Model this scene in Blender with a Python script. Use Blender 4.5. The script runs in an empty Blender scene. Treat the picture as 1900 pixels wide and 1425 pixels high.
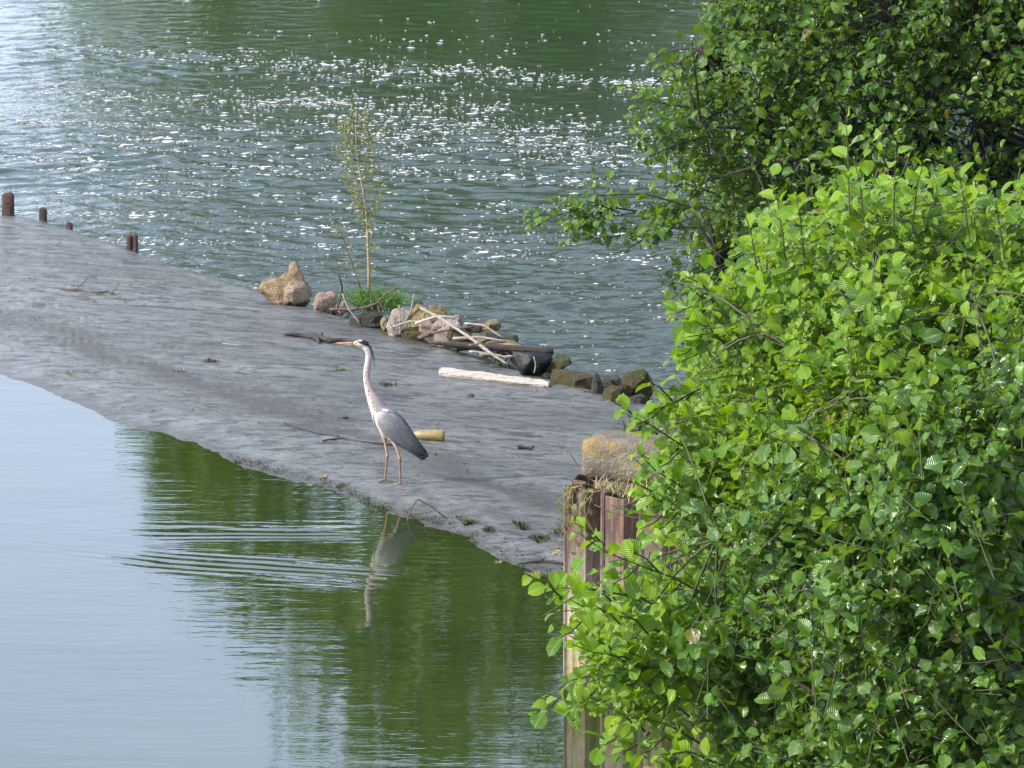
import bpy, bmesh, math, random
import numpy as np
from mathutils import Vector, Matrix, noise as mn

# ------------------------------------------------------------------ camera, sky, sun, exposure
rng = np.random.default_rng(7)
random.seed(7)
S = bpy.context.scene
C = S.collection
CAM_H, PITCH, FPX = 10.0, math.radians(12.0), 12465.0
cam_data = bpy.data.cameras.new('camera')
cam = bpy.data.objects.new('camera', cam_data)
C.objects.link(cam)
cam.location = (0, 0, CAM_H)
cam.rotation_euler = (math.pi / 2 - PITCH, 0, 0)
cam_data.sensor_width = 36
cam_data.lens = FPX * 36 / 1900
cam_data.clip_start = 0.5
cam_data.clip_end = 6000
S.camera = cam

TO_SUN = Vector((-0.74, -0.30, 0.60)).normalized()
world = bpy.data.worlds.new('World')
S.world = world
world.use_nodes = True
wn = world.node_tree
bg = wn.nodes['Background']
sky = wn.nodes.new('ShaderNodeTexSky')
sky.sky_type = 'NISHITA'
sky.sun_disc = False
sky.sun_elevation = math.asin(TO_SUN.z)
sky.sun_rotation = math.atan2(TO_SUN.x, TO_SUN.y)
sky.air_density = 1.0
sky.dust_density = 0.6
sky.ozone_density = 1.5
# thin pale haze veil that thickens evenly towards the horizon all round
wtc = wn.nodes.new('ShaderNodeTexCoord'); wsep = wn.nodes.new('ShaderNodeSeparateXYZ'); wn.links.new(wtc.outputs['Generated'], wsep.inputs[0])
def wmath(op, a, b):
    nd = wn.nodes.new('ShaderNodeMath'); nd.operation = op
    for i, v in enumerate((a, b)):
        if isinstance(v, bpy.types.NodeSocket): wn.links.new(v, nd.inputs[i])
        else: nd.inputs[i].default_value = v
    return nd.outputs[0]
HAZE = 6.8
wz = wmath('MAXIMUM', wsep.outputs[2], 0.0)
wair = wmath('DIVIDE', 0.9, wmath('ADD', wz, 0.9))
wno = wn.nodes.new('ShaderNodeTexNoise'); wno.inputs['Scale'].default_value = 2.2; wno.inputs['Detail'].default_value = 4
wmp = wn.nodes.new('ShaderNodeMapping'); wmp.inputs['Scale'].default_value = (1, 1, 3); wn.links.new(wtc.outputs['Generated'], wmp.inputs[0]); wn.links.new(wmp.outputs[0], wno.inputs['Vector'])
wv = wmath('MULTIPLY', wmath('MULTIPLY', wair, HAZE), wmath('ADD', 0.75, wmath('MULTIPLY', wno.outputs['Fac'], 0.5)))
wcol = wn.nodes.new('ShaderNodeVectorMath'); wcol.operation = 'SCALE'; wcol.inputs[0].default_value = (0.84, 0.885, 1.12); wn.links.new(wv, wcol.inputs['Scale'])
wadd = wn.nodes.new('ShaderNodeVectorMath'); wadd.operation = 'ADD'; wn.links.new(sky.outputs[0], wadd.inputs[0]); wn.links.new(wcol.outputs[0], wadd.inputs[1])
wn.links.new(wadd.outputs[0], bg.inputs[0])
bg.inputs[1].default_value = 0.15
sun_data = bpy.data.lights.new('sun', 'SUN')
sun = bpy.data.objects.new('sun', sun_data)
C.objects.link(sun)
sun_data.energy = 4.7
sun_data.angle = math.radians(0.5)
sun_data.color = (1.0, 0.93, 0.82)
sun.rotation_euler = TO_SUN.to_track_quat('Z', 'Y').to_euler()
S.view_settings.view_transform = 'Standard'
S.view_settings.look = 'None'
S.view_settings.gamma = 1
S.view_settings.use_curve_mapping = False
S.view_settings.exposure = 0.65

# ------------------------------------------------------------------ geometry of the place
SP, CP = math.sin(PITCH), math.cos(PITCH)
def ray(px, py):
    u = (px - 950.0) / FPX
    v = (712.5 - py) / FPX
    return np.array([u, CP + v * SP, -SP + v * CP])
def at_z(px, py, z=0.0):
    r = ray(px, py); k = (z - CAM_H) / r[2]
    return np.array([r[0] * k, r[1] * k, z])
def at_y(px, py, y):
    r = ray(px, py); k = y / r[1]
    return np.array([r[0] * k, y, CAM_H + r[2] * k])
def project(P):
    P = np.asarray(P, float)
    x = P[..., 0]; d = P[..., 1] * CP - (P[..., 2] - CAM_H) * SP
    v = P[..., 1] * SP + (P[..., 2] - CAM_H) * CP
    return 950 + FPX * x / d, 712.5 - FPX * v / d, d
RIVER_Z = -0.55
EDGE_Z = -0.20

# ------------------------------------------------------------------ helpers
def tag(o, label=None, cat=None, group=None, kind=None):
    if label: o['label'] = label
    if cat: o['category'] = cat
    if group: o['group'] = group
    if kind: o['kind'] = kind
    return o
def empty(name, loc=(0, 0, 0)):
    o = bpy.data.objects.new(name, None)
    C.objects.link(o); o.location = [float(v) for v in loc]
    o.empty_display_size = 0.1
    return o
def link(name, me, parent=None):
    o = bpy.data.objects.new(name, me); C.objects.link(o)
    if parent is not None:
        o.parent = parent
        o.matrix_parent_inverse = Matrix.Translation(-parent.location) if parent.parent is None and parent.type == 'EMPTY' else Matrix()
    return o
class MB:
    def __init__(self):
        self.v = []; self.f = []; self.c = []; self.n = 0
    def add(self, verts, faces, col=(1, 1, 1)):
        verts = [tuple(map(float, p)) for p in verts]
        self.v += verts
        self.f += [tuple(i + self.n for i in f) for f in faces]
        if len(verts) and hasattr(col[0], '__len__'): self.c += [tuple(c) for c in col]
        else: self.c += [tuple(col)] * len(verts)
        self.n += len(verts)
    def tube(self, pts, rad, seg=6, col=(1, 1, 1), lat=None, cap=True, jitter=0.0):
        pts = [np.array(p, float) for p in pts]; n = len(pts)
        if not hasattr(rad, '__len__'): rad = [rad] * n
        verts = []; ref = None
        for i, p in enumerate(pts):
            t = pts[min(i + 1, n - 1)] - pts[max(i - 1, 0)]
            t /= (np.linalg.norm(t) + 1e-9)
            if ref is None:
                ref = np.array([0, 1.0, 0]) if abs(t[1]) < 0.8 else np.array([1.0, 0, 0])
            b = ref - t * ref.dot(t); b /= (np.linalg.norm(b) + 1e-9); ref = b
            a = np.cross(t, b)
            lb = lat[i] if lat is not None else rad[i]
            for k in range(seg):
                th = 2 * math.pi * k / seg
                j = 1 + (random.uniform(-jitter, jitter) if jitter else 0)
                verts.append(p + a * math.cos(th) * rad[i] * j + b * math.sin(th) * lb * j)
        faces = []
        for i in range(n - 1):
            for k in range(seg):
                k2 = (k + 1) % seg
                faces.append((i * seg + k, i * seg + k2, (i + 1) * seg + k2, (i + 1) * seg + k))
        if cap:
            faces.append(tuple(range(seg - 1, -1, -1)))
            faces.append(tuple(range((n - 1) * seg, n * seg)))
        if hasattr(col[0], '__len__'):
            cc = [col[i] for i in range(n) for _ in range(seg)]
        else: cc = col
        self.add(verts, faces, cc)
    def box(self, x0, x1, y0, y1, z0, z1, col=(1, 1, 1)):
        v = [(x, y, z) for z in (z0, z1) for y in (y0, y1) for x in (x0, x1)]
        self.add(v, [(0, 2, 3, 1), (4, 5, 7, 6), (0, 1, 5, 4), (2, 6, 7, 3), (0, 4, 6, 2), (1, 3, 7, 5)], col)
    def mesh(self, name, mat, smooth=True):
        me = bpy.data.meshes.new(name)
        me.from_pydata(self.v, [], self.f)
        at = me.color_attributes.new('Col', 'FLOAT_COLOR', 'POINT')
        arr = np.ones((len(self.v), 4), np.float32); arr[:, :3] = np.array(self.c, np.float32).reshape(-1, 3)
        at.data.foreach_set('color', arr.ravel())
        if smooth: me.polygons.foreach_set('use_smooth', [True] * len(me.polygons))
        me.materials.append(mat); me.update()
        return me
    def build(self, name, mat, parent=None, smooth=True):
        return link(name, self.mesh(name, mat, smooth), parent)
def np_mesh(name, V, F, mat, smooth=True, uv=None, rnd=None):
    """V (n,3), F (m,k) all same k"""
    me = bpy.data.meshes.new(name)
    V = np.asarray(V, np.float32); F = np.asarray(F, np.int32)
    m, k = F.shape
    me.vertices.add(len(V)); me.vertices.foreach_set('co', V.ravel())
    me.loops.add(m * k); me.loops.foreach_set('vertex_index', F.ravel())
    me.polygons.add(m)
    me.polygons.foreach_set('loop_start', np.arange(0, m * k, k, dtype=np.int32))
    me.polygons.foreach_set('use_smooth', np.full(m, smooth, dtype=bool))
    me.materials.append(mat)
    if uv is not None:
        l = me.uv_layers.new(name='UVMap')
        l.data.foreach_set('uv', np.asarray(uv, np.float32)[F.ravel()].ravel())
    if rnd is not None:
        a = me.attributes.new('rnd', 'FLOAT', 'POINT')
        a.data.foreach_set('value', np.asarray(rnd, np.float32))
    me.update(calc_edges=True); me.validate()
    return me
def fbm(p, o=4):
    return mn.fractal(Vector(p), 1.0, 2.0, o)

# ------------------------------------------------------------------ materials
class NT:
    def __init__(self, name):
        self.m = bpy.data.materials.new(name); self.m.use_nodes = True
        self.t = self.m.node_tree; self.b = self.t.nodes['Principled BSDF']
        self.out = self.t.nodes['Material Output']
    def n(self, kind, **kw):
        nd = self.t.nodes.new('ShaderNode' + kind)
        for k, v in kw.items(): setattr(nd, k, v)
        return nd
    def l(self, a, b): self.t.links.new(a, b)
    def val(self, sock, v):
        if hasattr(v, 'links') or isinstance(v, bpy.types.NodeSocket): self.l(v, sock)
        else: sock.default_value = v
    def math(self, op, a, b=None, c=None, clamp=False):
        nd = self.n('Math', operation=op, use_clamp=clamp)
        for i, x in enumerate((a, b, c)):
            if x is not None: self.val(nd.inputs[i], x)
        return nd.outputs[0]
    def noise(self, vec, scale, detail=4, rough=0.55, dist=0.0):
        nd = self.n('TexNoise'); self.l(vec, nd.inputs['Vector'])
        nd.inputs['Scale'].default_value = scale; nd.inputs['Detail'].default_value = detail
        nd.inputs['Roughness'].default_value = rough; nd.inputs['Distortion'].default_value = dist
        return nd.outputs['Fac']
    def mapping(self, vec, scale=(1, 1, 1), rot=(0, 0, 0), loc=(0, 0, 0)):
        nd = self.n('Mapping'); self.l(vec, nd.inputs[0])
        nd.inputs['Scale'].default_value = scale; nd.inputs['Rotation'].default_value = rot; nd.inputs['Location'].default_value = loc
        return nd.outputs[0]
    def ramp(self, fac, stops, interp='LINEAR'):
        nd = self.n('ValToRGB'); self.l(fac, nd.inputs[0]); nd.color_ramp.interpolation = interp
        e = nd.color_ramp.elements
        while len(e) < len(stops): e.new(0.5)
        for i, (p, c) in enumerate(stops):
            e[i].position = p; e[i].color = (*c, 1) if len(c) == 3 else c
        return nd.outputs[0]
    def mix(self, fac, a, b, blend='MIX'):
        nd = self.n('Mix', data_type='RGBA', blend_type=blend)
        self.val(nd.inputs[0], fac)
        for i, x in ((6, a), (7, b)):
            self.val(nd.inputs[i], (*x, 1) if isinstance(x, tuple) and len(x) == 3 else x)
        return nd.outputs[2]
    def geo(self): return self.n('NewGeometry').outputs['Position']
    def obj(self): return self.n('TexCoord').outputs['Object']
    def attr(self, name, out='Color'):
        nd = self.n('Attribute', attribute_name=name); return nd.outputs[out]
    def bump(self, h, strength=1.0, dist=1.0, normal=None):
        nd = self.n('Bump'); self.l(h, nd.inputs['Height'])
        nd.inputs['Strength'].default_value = strength; nd.inputs['Distance'].default_value = dist
        if normal is not None: self.l(normal, nd.inputs['Normal'])
        return nd.outputs[0]
    def set(self, **kw):
        names = dict(color='Base Color', rough='Roughness', ior='IOR', normal='Normal', spec='Specular IOR Level', coat='Coat Weight', coatrough='Coat Roughness', trans='Transmission Weight', metal='Metallic', sheen='Sheen Weight')
        for k, v in kw.items():
            s = self.b.inputs[names[k]]
            self.val(s, (*v, 1) if isinstance(v, tuple) and len(v) == 3 else v)
        return self.m

def mat_rock(name, c1, c2, c3=None, moss=None, rough=0.85, scale=9.0, bumpd=0.01, moss_amt=0.5):
    t = NT(name); p = t.obj()
    a = t.noise(p, scale, 6, 0.65)
    col = t.ramp(a, [(0.32, c1), (0.68, c2)])
    if c3:
        col = t.mix(t.ramp(t.noise(p, scale * 0.45, 3), [(0.5, (0, 0, 0)), (0.62, (1, 1, 1))]), col, c3)
    if moss:
        mk = t.ramp(t.noise(p, scale * 0.7, 5, 0.7), [(moss_amt - 0.05, (1, 1, 1)), (moss_amt + 0.06, (0, 0, 0))])
        col = t.mix(mk, col, moss)
    sp = t.noise(p, scale * 8, 3, 0.7)
    col = t.mix(t.ramp(sp, [(0.34, (0.8, 0.8, 0.8)), (0.52, (0, 0, 0))]), col, (0.03, 0.025, 0.015))
    h = t.math('ADD', a, t.math('MULTIPLY', sp, 0.4))
    return t.set(color=col, rough=rough, normal=t.bump(h, 1.0, bumpd * 7))
def mat_wood(name, c1, c2, scale=1.0, rough=0.8, along=(1, 12, 12), spec=0.5):
    t = NT(name); p = t.obj()
    m = t.mapping(p, along)
    a = t.noise(m, 6 * scale, 6, 0.6, 0.4)
    col = t.ramp(a, [(0.3, c1), (0.7, c2)])
    b = t.noise(p, 60 * scale, 3)
    return t.set(color=col, rough=rough, spec=spec, normal=t.bump(t.math('ADD', a, t.math('MULTIPLY', b, 0.4)), 0.8, 0.02))
def mat_leaf(name, c_dark, c_mid, c_light, trans_col, trans=0.4, rough=0.36, vein=1.0, spec=0.5):
    t = NT(name)
    r = t.attr('rnd', 'Fac')
    col = t.ramp(r, [(0.0, (c_mid[1] * 0.9, c_mid[1] * 0.75, 0.02)), (0.012, (c_mid[1] * 1.1, c_mid[1] * 0.9, 0.02)), (0.02, c_dark), (0.5, c_mid), (1.0, c_light)])
    uv = t.n('UVMap', uv_map='UVMap').outputs[0]
    sep = t.n('SeparateXYZ'); t.l(uv, sep.inputs[0])
    au = t.math('ABSOLUTE', t.math('SUBTRACT', sep.outputs[0], 0.5))
    ph = t.math('SUBTRACT', sep.outputs[1], t.math('MULTIPLY', au, 0.75))
    w = t.math('SINE', t.math('MULTIPLY', ph, 2 * math.pi * 9.0))
    mid = t.math('LESS_THAN', au, 0.022)
    col = t.mix(t.math('MULTIPLY', mid, 0.5), col, (c_light[0] * 1.8, c_light[1] * 1.5, c_light[2] * 2))
    h = t.math('ADD', w, t.math('MULTIPLY', t.noise(t.obj(), 30, 2), 1.2))
    nrm = t.bump(h, 0.55 * vein, 0.0026)
    t.set(color=col, rough=rough, normal=nrm, spec=spec)
    tr = t.n('BsdfTranslucent')
    t.l(t.mix(0.55, col, trans_col), tr.inputs[0])
    ms = t.n('MixShader'); ms.inputs[0].default_value = trans
    t.l(t.b.outputs[0], ms.inputs[1]); t.l(tr.outputs[0], ms.inputs[2]); t.l(ms.outputs[0], t.out.inputs[0])
    return t.m
def mat_vcol(name, rough=0.8, spec=0.4, nscale=60, bd=0.004, mul=0.25):
    t = NT(name); p = t.obj()
    a = t.noise(p, nscale, 4, 0.6)
    col = t.mix(1.0, t.attr('Col'), t.ramp(a, [(0.3, (1 - mul,) * 3), (0.7, (1.0,) * 3)]), 'MULTIPLY')
    return t.set(color=col, rough=rough, spec=spec, normal=t.bump(a, 0.6, bd))

# --- still water of the pool, with the long V of a wake crossing it
def mat_pool():
    t = NT('still_water'); p = t.geo()
    sep = t.n('SeparateXYZ'); t.l(p, sep.inputs[0]); X, Y = sep.outputs[0], sep.outputs[1]
    n1 = t.noise(t.mapping(p, (0.35, 1.0, 1)), 1.1, 3, 0.5)
    n2 = t.noise(t.mapping(p, (0.7, 2.2, 1), (0, 0, 0.1)), 4.5, 3, 0.55)
    h = t.math('ADD', t.math('MULTIPLY', n1, 0.0035), t.math('MULTIPLY', n2, 0.0009))
    def arm(P, Q, wl, amp, w0, w1, skew, fade, bow, fin):
        P = np.array(P[:2]); Q = np.array(Q[:2]); L = np.linalg.norm(Q - P); d = (Q - P) / L; nr = np.array([-d[1], d[0]])
        dx = t.math('SUBTRACT', X, float(P[0])); dy = t.math('SUBTRACT', Y, float(P[1]))
        a = t.math('ADD', t.math('MULTIPLY', dx, float(d[0])), t.math('MULTIPLY', dy, float(d[1])))
        b = t.math('ADD', t.math('MULTIPLY', dx, float(nr[0])), t.math('MULTIPLY', dy, float(nr[1])))
        b = t.math('ADD', b, t.math('MULTIPLY', t.math('SUBTRACT', n1, 0.5), 0.5))
        fc = t.math('DIVIDE', a, L); b = t.math('ADD', b, t.math('MULTIPLY', t.math('MULTIPLY', fc, t.math('SUBTRACT', 1.0, fc)), bow))
        f = t.math('DIVIDE', a, L)
        wid = t.math('ADD', w0, t.math('MULTIPLY', t.math('MAXIMUM', f, 0.0), w1 - w0))
        q = t.math('DIVIDE', b, wid)
        env = t.math('EXPONENT', t.math('MULTIPLY', t.math('MULTIPLY', q, q), -1.0))
        end = t.math('MULTIPLY', t.math('SUBTRACT', 1.0, t.math('SMOOTH_MIN', 1.0, t.math('MAXIMUM', t.math('DIVIDE', t.math('SUBTRACT', f, fade), 0.35), 0.0), 0.1)), t.math('GREATER_THAN', f, -0.3), clamp=True)
        end = t.math('MULTIPLY', end, t.math('MULTIPLY', t.math('MULTIPLY_ADD', f, 1.6, fin, clamp=True), t.ramp(t.noise(t.mapping(p, (0.5, 1.2, 1)), 1.6, 2), [(0.36, (0.15,) * 3), (0.6, (1, 1, 1))])))
        ph = t.math('ADD', t.math('MULTIPLY', b, 2 * math.pi / wl), t.math('MULTIPLY', a, skew))
        return t.math('MULTIPLY', t.math('MULTIPLY', t.math('SINE', ph), amp), t.math('MULTIPLY', env, end))
    ap = at_z(-60, 994); up = at_z(640, 984); lo = at_z(760, 1076)
    h = t.math('ADD', h, arm(ap, up, 0.125, 0.0019, 0.07, 0.26, 0.6, 0.85, -0.35, -0.55))
    h = t.math('ADD', h, arm(ap, lo, 0.135, 0.0020, 0.07, 0.40, -0.7, 0.72, 0.55, -0.05))
    nrm = t.bump(h, 1.0, 1.0)
    mud = t.noise(p, 0.6, 3)
    col = t.ramp(mud, [(0.3, (0.014, 0.024, 0.006)), (0.7, (0.022, 0.034, 0.009))])
    t.set(color=col, rough=0.02, ior=1.40, normal=nrm)
    return t.m
# --- choppy river below the weir
def mat_river():
    t = NT('river_water'); p = t.geo()
    n1 = t.noise(p, 1.5, 2, 0.5)
    n3 = t.noise(t.mapping(p, (0.85, 1.1, 1)), 14, 3, 0.6)
    col = t.ramp(n1, [(0.3, (0.012, 0.030, 0.008)), (0.7, (0.018, 0.042, 0.013))])
    sep = t.n('SeparateXYZ'); t.l(p, sep.inputs[0])
    rg = t.n('MapRange'); t.l(t.math('ADD', sep.outputs[1], t.math('MULTIPLY', t.noise(t.mapping(p, (0.15, 0.5, 1)), 1.0, 3), 10.0)), rg.inputs[0]); rg.inputs[1].default_value = 57; rg.inputs[2].default_value = 72; rg.inputs[3].default_value = 0.12; rg.inputs[4].default_value = 0.05
    col = t.mix(t.math('MULTIPLY', rg.outputs[0], 5.0, clamp=True), col, (0.036, 0.046, 0.040))
    return t.set(color=col, rough=rg.outputs[0], ior=1.47, normal=t.bump(t.math('MULTIPLY', n3, t.math('MULTIPLY', rg.outputs[0], 0.12)), 1.0, 1.0))
# --- wet apron with a film of water sliding over rough concrete
def mat_apron():
    t = NT('wet_concrete'); p = t.geo()
    rot = (0, 0, 0.10)
    s1 = t.noise(t.mapping(p, (0.9, 3.2, 3.2), rot), 3.0, 5, 0.62, 0.25)
    s2 = t.noise(t.mapping(p, (1.1, 4.6, 4.6), rot), 11.0, 4, 0.65)
    s3 = t.noise(t.mapping(p, (0.25, 1.4, 1), rot), 1.3, 4, 0.6)
    sp = t.noise(t.mapping(p, (1.5, 3.2, 1), rot), 3.2, 7, 0.78)
    col = t.ramp(s3, [(0.3, (0.130, 0.134, 0.128)), (0.55, (0.175, 0.180, 0.172)), (0.75, (0.215, 0.220, 0.210))])
    fine = t.noise(t.mapping(p, (1.7, 3.6, 1), rot), 2.6, 7, 0.78)
    col = t.mix(t.ramp(fine, [(0.42, (0.95,) * 3), (0.52, (0, 0, 0))]), col, (0.036, 0.033, 0.030))
    col = t.mix(t.ramp(sp, [(0.57, (0, 0, 0)), (0.63, (0.95,) * 3)]), col, (0.030, 0.022, 0.016))
    col = t.mix(t.ramp(t.noise(t.mapping(p, (0.5, 1.6, 1), rot, (7, 3, 0)), 3.5, 5, 0.7), [(0.60, (0, 0, 0)), (0.74, (0.6,) * 3)]), col, (0.085, 0.088, 0.04))
    h = t.math('ADD', t.math('MULTIPLY', s1, 0.035), t.math('ADD', t.math('MULTIPLY', s2, 0.015), t.math('MULTIPLY', fine, 0.030)))
    big = t.noise(t.mapping(p, (0.35, 0.9, 1), rot, (3, 9, 0)), 1.0, 4, 0.6)
    col = t.mix(t.ramp(big, [(0.42, (0.5,) * 3), (0.58, (0, 0, 0))]), col, (0.075, 0.077, 0.068))
    spz = t.n('SeparateXYZ'); t.l(p, spz.inputs[0]); wet = t.n('MapRange'); t.l(t.math('ADD', spz.outputs[2], t.math('MULTIPLY', sp, 0.012)), wet.inputs[0]); wet.inputs[1].default_value = 0.022; wet.inputs[2].default_value = 0.008; wet.inputs[3].default_value = 0.0; wet.inputs[4].default_value = 0.75
    yy_ = t.n('MapRange'); t.l(spz.outputs[2], yy_.inputs[0]); yy_.inputs[1].default_value = -0.02; yy_.inputs[2].default_value = -0.004
    col = t.mix(t.math('MULTIPLY', wet.outputs[0], yy_.outputs[0]), col, (0.050, 0.045, 0.032))
    ro = t.ramp(sp, [(0.35, (0.24,) * 3), (0.62, (0.34,) * 3), (0.72, (0.6,) * 3)])
    return t.set(color=col, rough=ro, ior=1.45, normal=t.bump(h, 1.0, 1.0))
def mat_ground(name, c1, c2, c3):
    t = NT(name); p = t.geo()
    a = t.noise(p, 1.2, 6, 0.65); b = t.noise(p, 14, 4, 0.6)
    col = t.mix(t.ramp(b, [(0.4, (0, 0, 0)), (0.65, (1, 1, 1))]), t.ramp(a, [(0.35, c1), (0.6, c2)]), c3)
    return t.set(color=col, rough=0.95, normal=t.bump(t.math('ADD', a, t.math('MULTIPLY', b, 0.3)), 0.9, 0.08))

M = {}
M['pool'] = mat_pool()
M['river'] = mat_river()
M['apron'] = mat_apron()
M['bank'] = mat_ground('bank_soil', (0.05, 0.042, 0.025), (0.06, 0.075, 0.025), (0.035, 0.06, 0.015))
M['gravel'] = mat_ground('wet_gravel', (0.05, 0.042, 0.03), (0.10, 0.09, 0.07), (0.04, 0.05, 0.02))
t = NT('foam'); M['foam'] = t.set(color=(0.42, 0.42, 0.42), rough=0.9, normal=t.bump(t.noise(t.geo(), 90, 3), 0.6, 0.004))

# ------------------------------------------------------------------ setting: weir apron, pool, river, banks
Wpx = [(-60, 664), (0, 689), (60, 712), (120, 738), (190, 768), (300, 804), (380, 838), (440, 858), (550, 888), (640, 915), (700, 942), (760, 962), (830, 982), (880, 1008), (940, 1045), (1000, 1066), (1060, 1082), (1200, 1128), (1400, 1195)]
Fpx = [(-60, 397), (0, 400), (80, 411), (130, 425), (170, 440), (270, 475), (390, 515), (480, 544), (600, 577), (690, 606), (780, 634), (870, 661), (960, 686), (1010, 701), (1060, 716), (1130, 736), (1200, 753), (1400, 812)]
cols = np.concatenate([np.arange(-60, 1400, 8.0), [1400.0]])
wy = np.interp(cols, *zip(*Wpx)); fy = np.interp(cols, *zip(*Fpx))
Wp = np.array([at_z(a, b, 0.0) for a, b in zip(cols, wy)])
Fp = np.array([at_z(a, b, EDGE_Z) for a, b in zip(cols, fy)])
dirv = np.array([-0.49, 0.872, 0.0])
ext = np.array([40, 30, 22, 16, 11, 7, 4, 2.2, 1.0, 0.4])
Wp = np.vstack([Wp[0] + np.outer(ext, dirv), Wp, Wp[-1] + np.outer([0.8, 2, 3.5], [0.6, -0.8, 0])])
Fp = np.vstack([Fp[0] + np.outer(ext, dirv), Fp, Fp[-1] + np.outer([0.8, 2, 3.5], [0.6, -0.8, 0])])
NC = len(Wp)
us = [-0.20, -0.12, -0.08, -0.05, -0.03] + list(np.linspace(-0.015, 0.16, 24)) + list(np.linspace(0.175, 0.96, 46)) + [0.975, 0.99, 1.0, 1.006, 1.02, 1.03]
zk = np.array([[-0.2, -0.16], [-0.05, -0.022], [0, 0.0], [0.05, 0.014], [0.12, 0.026], [0.2, 0.02], [0.5, -0.045], [0.8, -0.13], [0.96, -0.186], [1.0, EDGE_Z], [1.006, EDGE_Z - 0.03], [1.02, -0.36], [1.03, -1.1]])
V = []
for u in us:
    z = np.interp(u, zk[:, 0], zk[:, 1])
    for i in range(NC):
        q = Wp[i] + (Fp[i] - Wp[i]) * u
        dz = 0
        if u < 0.97:
            amp = 0.009 if u < 0.12 else 0.013
            dz = amp * fbm((q[0] * 0.9, q[1] * 2.4, 0.3), 5) + 0.004 * mn.noise(Vector((q[0] * 9, q[1] * 14, 2)))
        elif u <= 1.0:
            dz = 0.02 * fbm((q[0] * 1.6, q[1] * 1.6, 4.0), 4)
        V.append((q[0], q[1], z + dz))
F = [(r * NC + i, r * NC + i + 1, (r + 1) * NC + i + 1, (r + 1) * NC + i) for r in range(len(us) - 1) for i in range(NC - 1)]
ap = link('weir_apron', np_mesh('weir_apron', V, F, M['apron']))
tag(ap, 'wide grey wet concrete weir apron sloping from the still pool to the river', 'weir', kind='structure')
def apron_z(x, y):
    best = None
    i = int(np.argmin(np.hypot(*(Wp[:, :2] + (Fp[:, :2] - Wp[:, :2]) * 0.5 - (x, y)).T) * 0 + np.abs(Wp[:, 0] + (Fp[:, 0] - Wp[:, 0]) * ((y - Wp[:, 1]) / (Fp[:, 1] - Wp[:, 1])) - x)))
    u = (y - Wp[i, 1]) / (Fp[i, 1] - Wp[i, 1])
    return float(np.interp(u, zk[:, 0], zk[:, 1]))
def on_apron(px, py):
    q = at_z(px, py, 0.0)
    for _ in range(6):
        q = at_z(px, py, apron_z(q[0], q[1]))
    return q
def edge_y(px):
    return float(np.interp(px, cols, Fp[10:10 + len(cols), 1]))

# pool sheet ends under the crest
pc = Wp + (Fp - Wp) * 0.055
poly = [tuple(p[:2]) for p in pc] + [(6.5, 33), (6.5, 3), (-160, 3), (-160, float(pc[0, 1]))]
bm = bmesh.new(); bm.faces.new([bm.verts.new((x, y, 0.0)) for x, y in poly]); bmesh.ops.triangulate(bm, faces=bm.faces)
me = bpy.data.meshes.new('pool_water'); bm.to_mesh(me); bm.free(); me.materials.append(M['pool'])
tag(link('pool_water', me), 'calm pool water mirroring sky and trees', 'water', kind='structure')
# river sheet starts inside the weir body
rc = Wp + (Fp - Wp) * 1.012
poly = [(float(p[0]), float(p[1])) for p in rc] + [(9, float(rc[-1, 1])), (60, 60), (60, 97), (float(rc[0, 0]), 97)]
bm = bmesh.new(); bm.faces.new([bm.verts.new((x, y, RIVER_Z - 0.06)) for x, y in poly]); bmesh.ops.triangulate(bm, faces=bm.faces)
me = bpy.data.meshes.new('river_water'); bm.to_mesh(me); bm.free(); me.materials.append(M['river'])
ro = tag(link('river_water', me), 'rippled green river water below the weir', 'water', kind='structure')
for f in me.polygons:
    if f.normal.z < 0: f.flip()
# waves of the reach in view, merged into the sheet at their rim
_wr = np.random.default_rng(21); _nw = 90
_wl = np.exp(_wr.uniform(math.log(0.12), math.log(0.5), _nw)); _th = _wr.normal(0, 0.5, _nw) + math.pi / 2 + (_wr.random(_nw) < 0.35) * math.pi; _ph = _wr.uniform(0, 6.28, _nw)
_kx, _ky = 2 * math.pi / _wl * np.cos(_th), 2 * math.pi / _wl * np.sin(_th); _am = math.sqrt(2 / _nw) * _wl / (2 * math.pi)
def wave_z(x, y):
    x = np.atleast_1d(np.asarray(x, float)); y = np.atleast_1d(np.asarray(y, float)); z = np.zeros_like(x)
    for i in range(_nw): z += _am[i] * np.cos(_kx[i] * x + _ky[i] * y + _ph[i])
    patch = 0.75 + 0.35 * np.sin(0.55 * y + 0.21 * x + 1.0) * np.sin(0.23 * y - 0.35 * x) + 0.25 * np.sin(1.3 * y + 0.15 * x)
    amp = np.interp(y, [46, 54, 60, 68, 74], [0.24, 0.22, 0.15, 0.07, 0.04]) * patch
    rim = np.clip((x + 9.5) / 1.5, 0, 1) * np.clip((6.0 - x) / 1.5, 0, 1) * np.clip((76 - y) / 1.5, 0, 1) * np.clip((y - 44.6) / 1.0, 0, 1)
    return RIVER_Z - 0.056 * (1 - rim) + z * amp * rim
gx_ = np.arange(-9.5, 6.01, 0.036); gy_ = np.concatenate([np.arange(44.6, 60, 0.034), np.arange(60, 76.01, 0.042)])
GX, GY = np.meshgrid(gx_, gy_); GZ = wave_z(GX.ravel(), GY.ravel()); nx0 = len(gx_)
ii, jj = np.meshgrid(np.arange(nx0 - 1), np.arange(len(gy_) - 1)); b0 = (jj * nx0 + ii).ravel()
tag(link('river_water', np_mesh('river_water', np.column_stack([GX.ravel(), GY.ravel(), GZ]), np.column_stack([b0, b0 + 1, b0 + 1 + nx0, b0 + nx0]), M['river'])), 'choppy green grey river water with foam below the weir', 'water', kind='structure')
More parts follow.
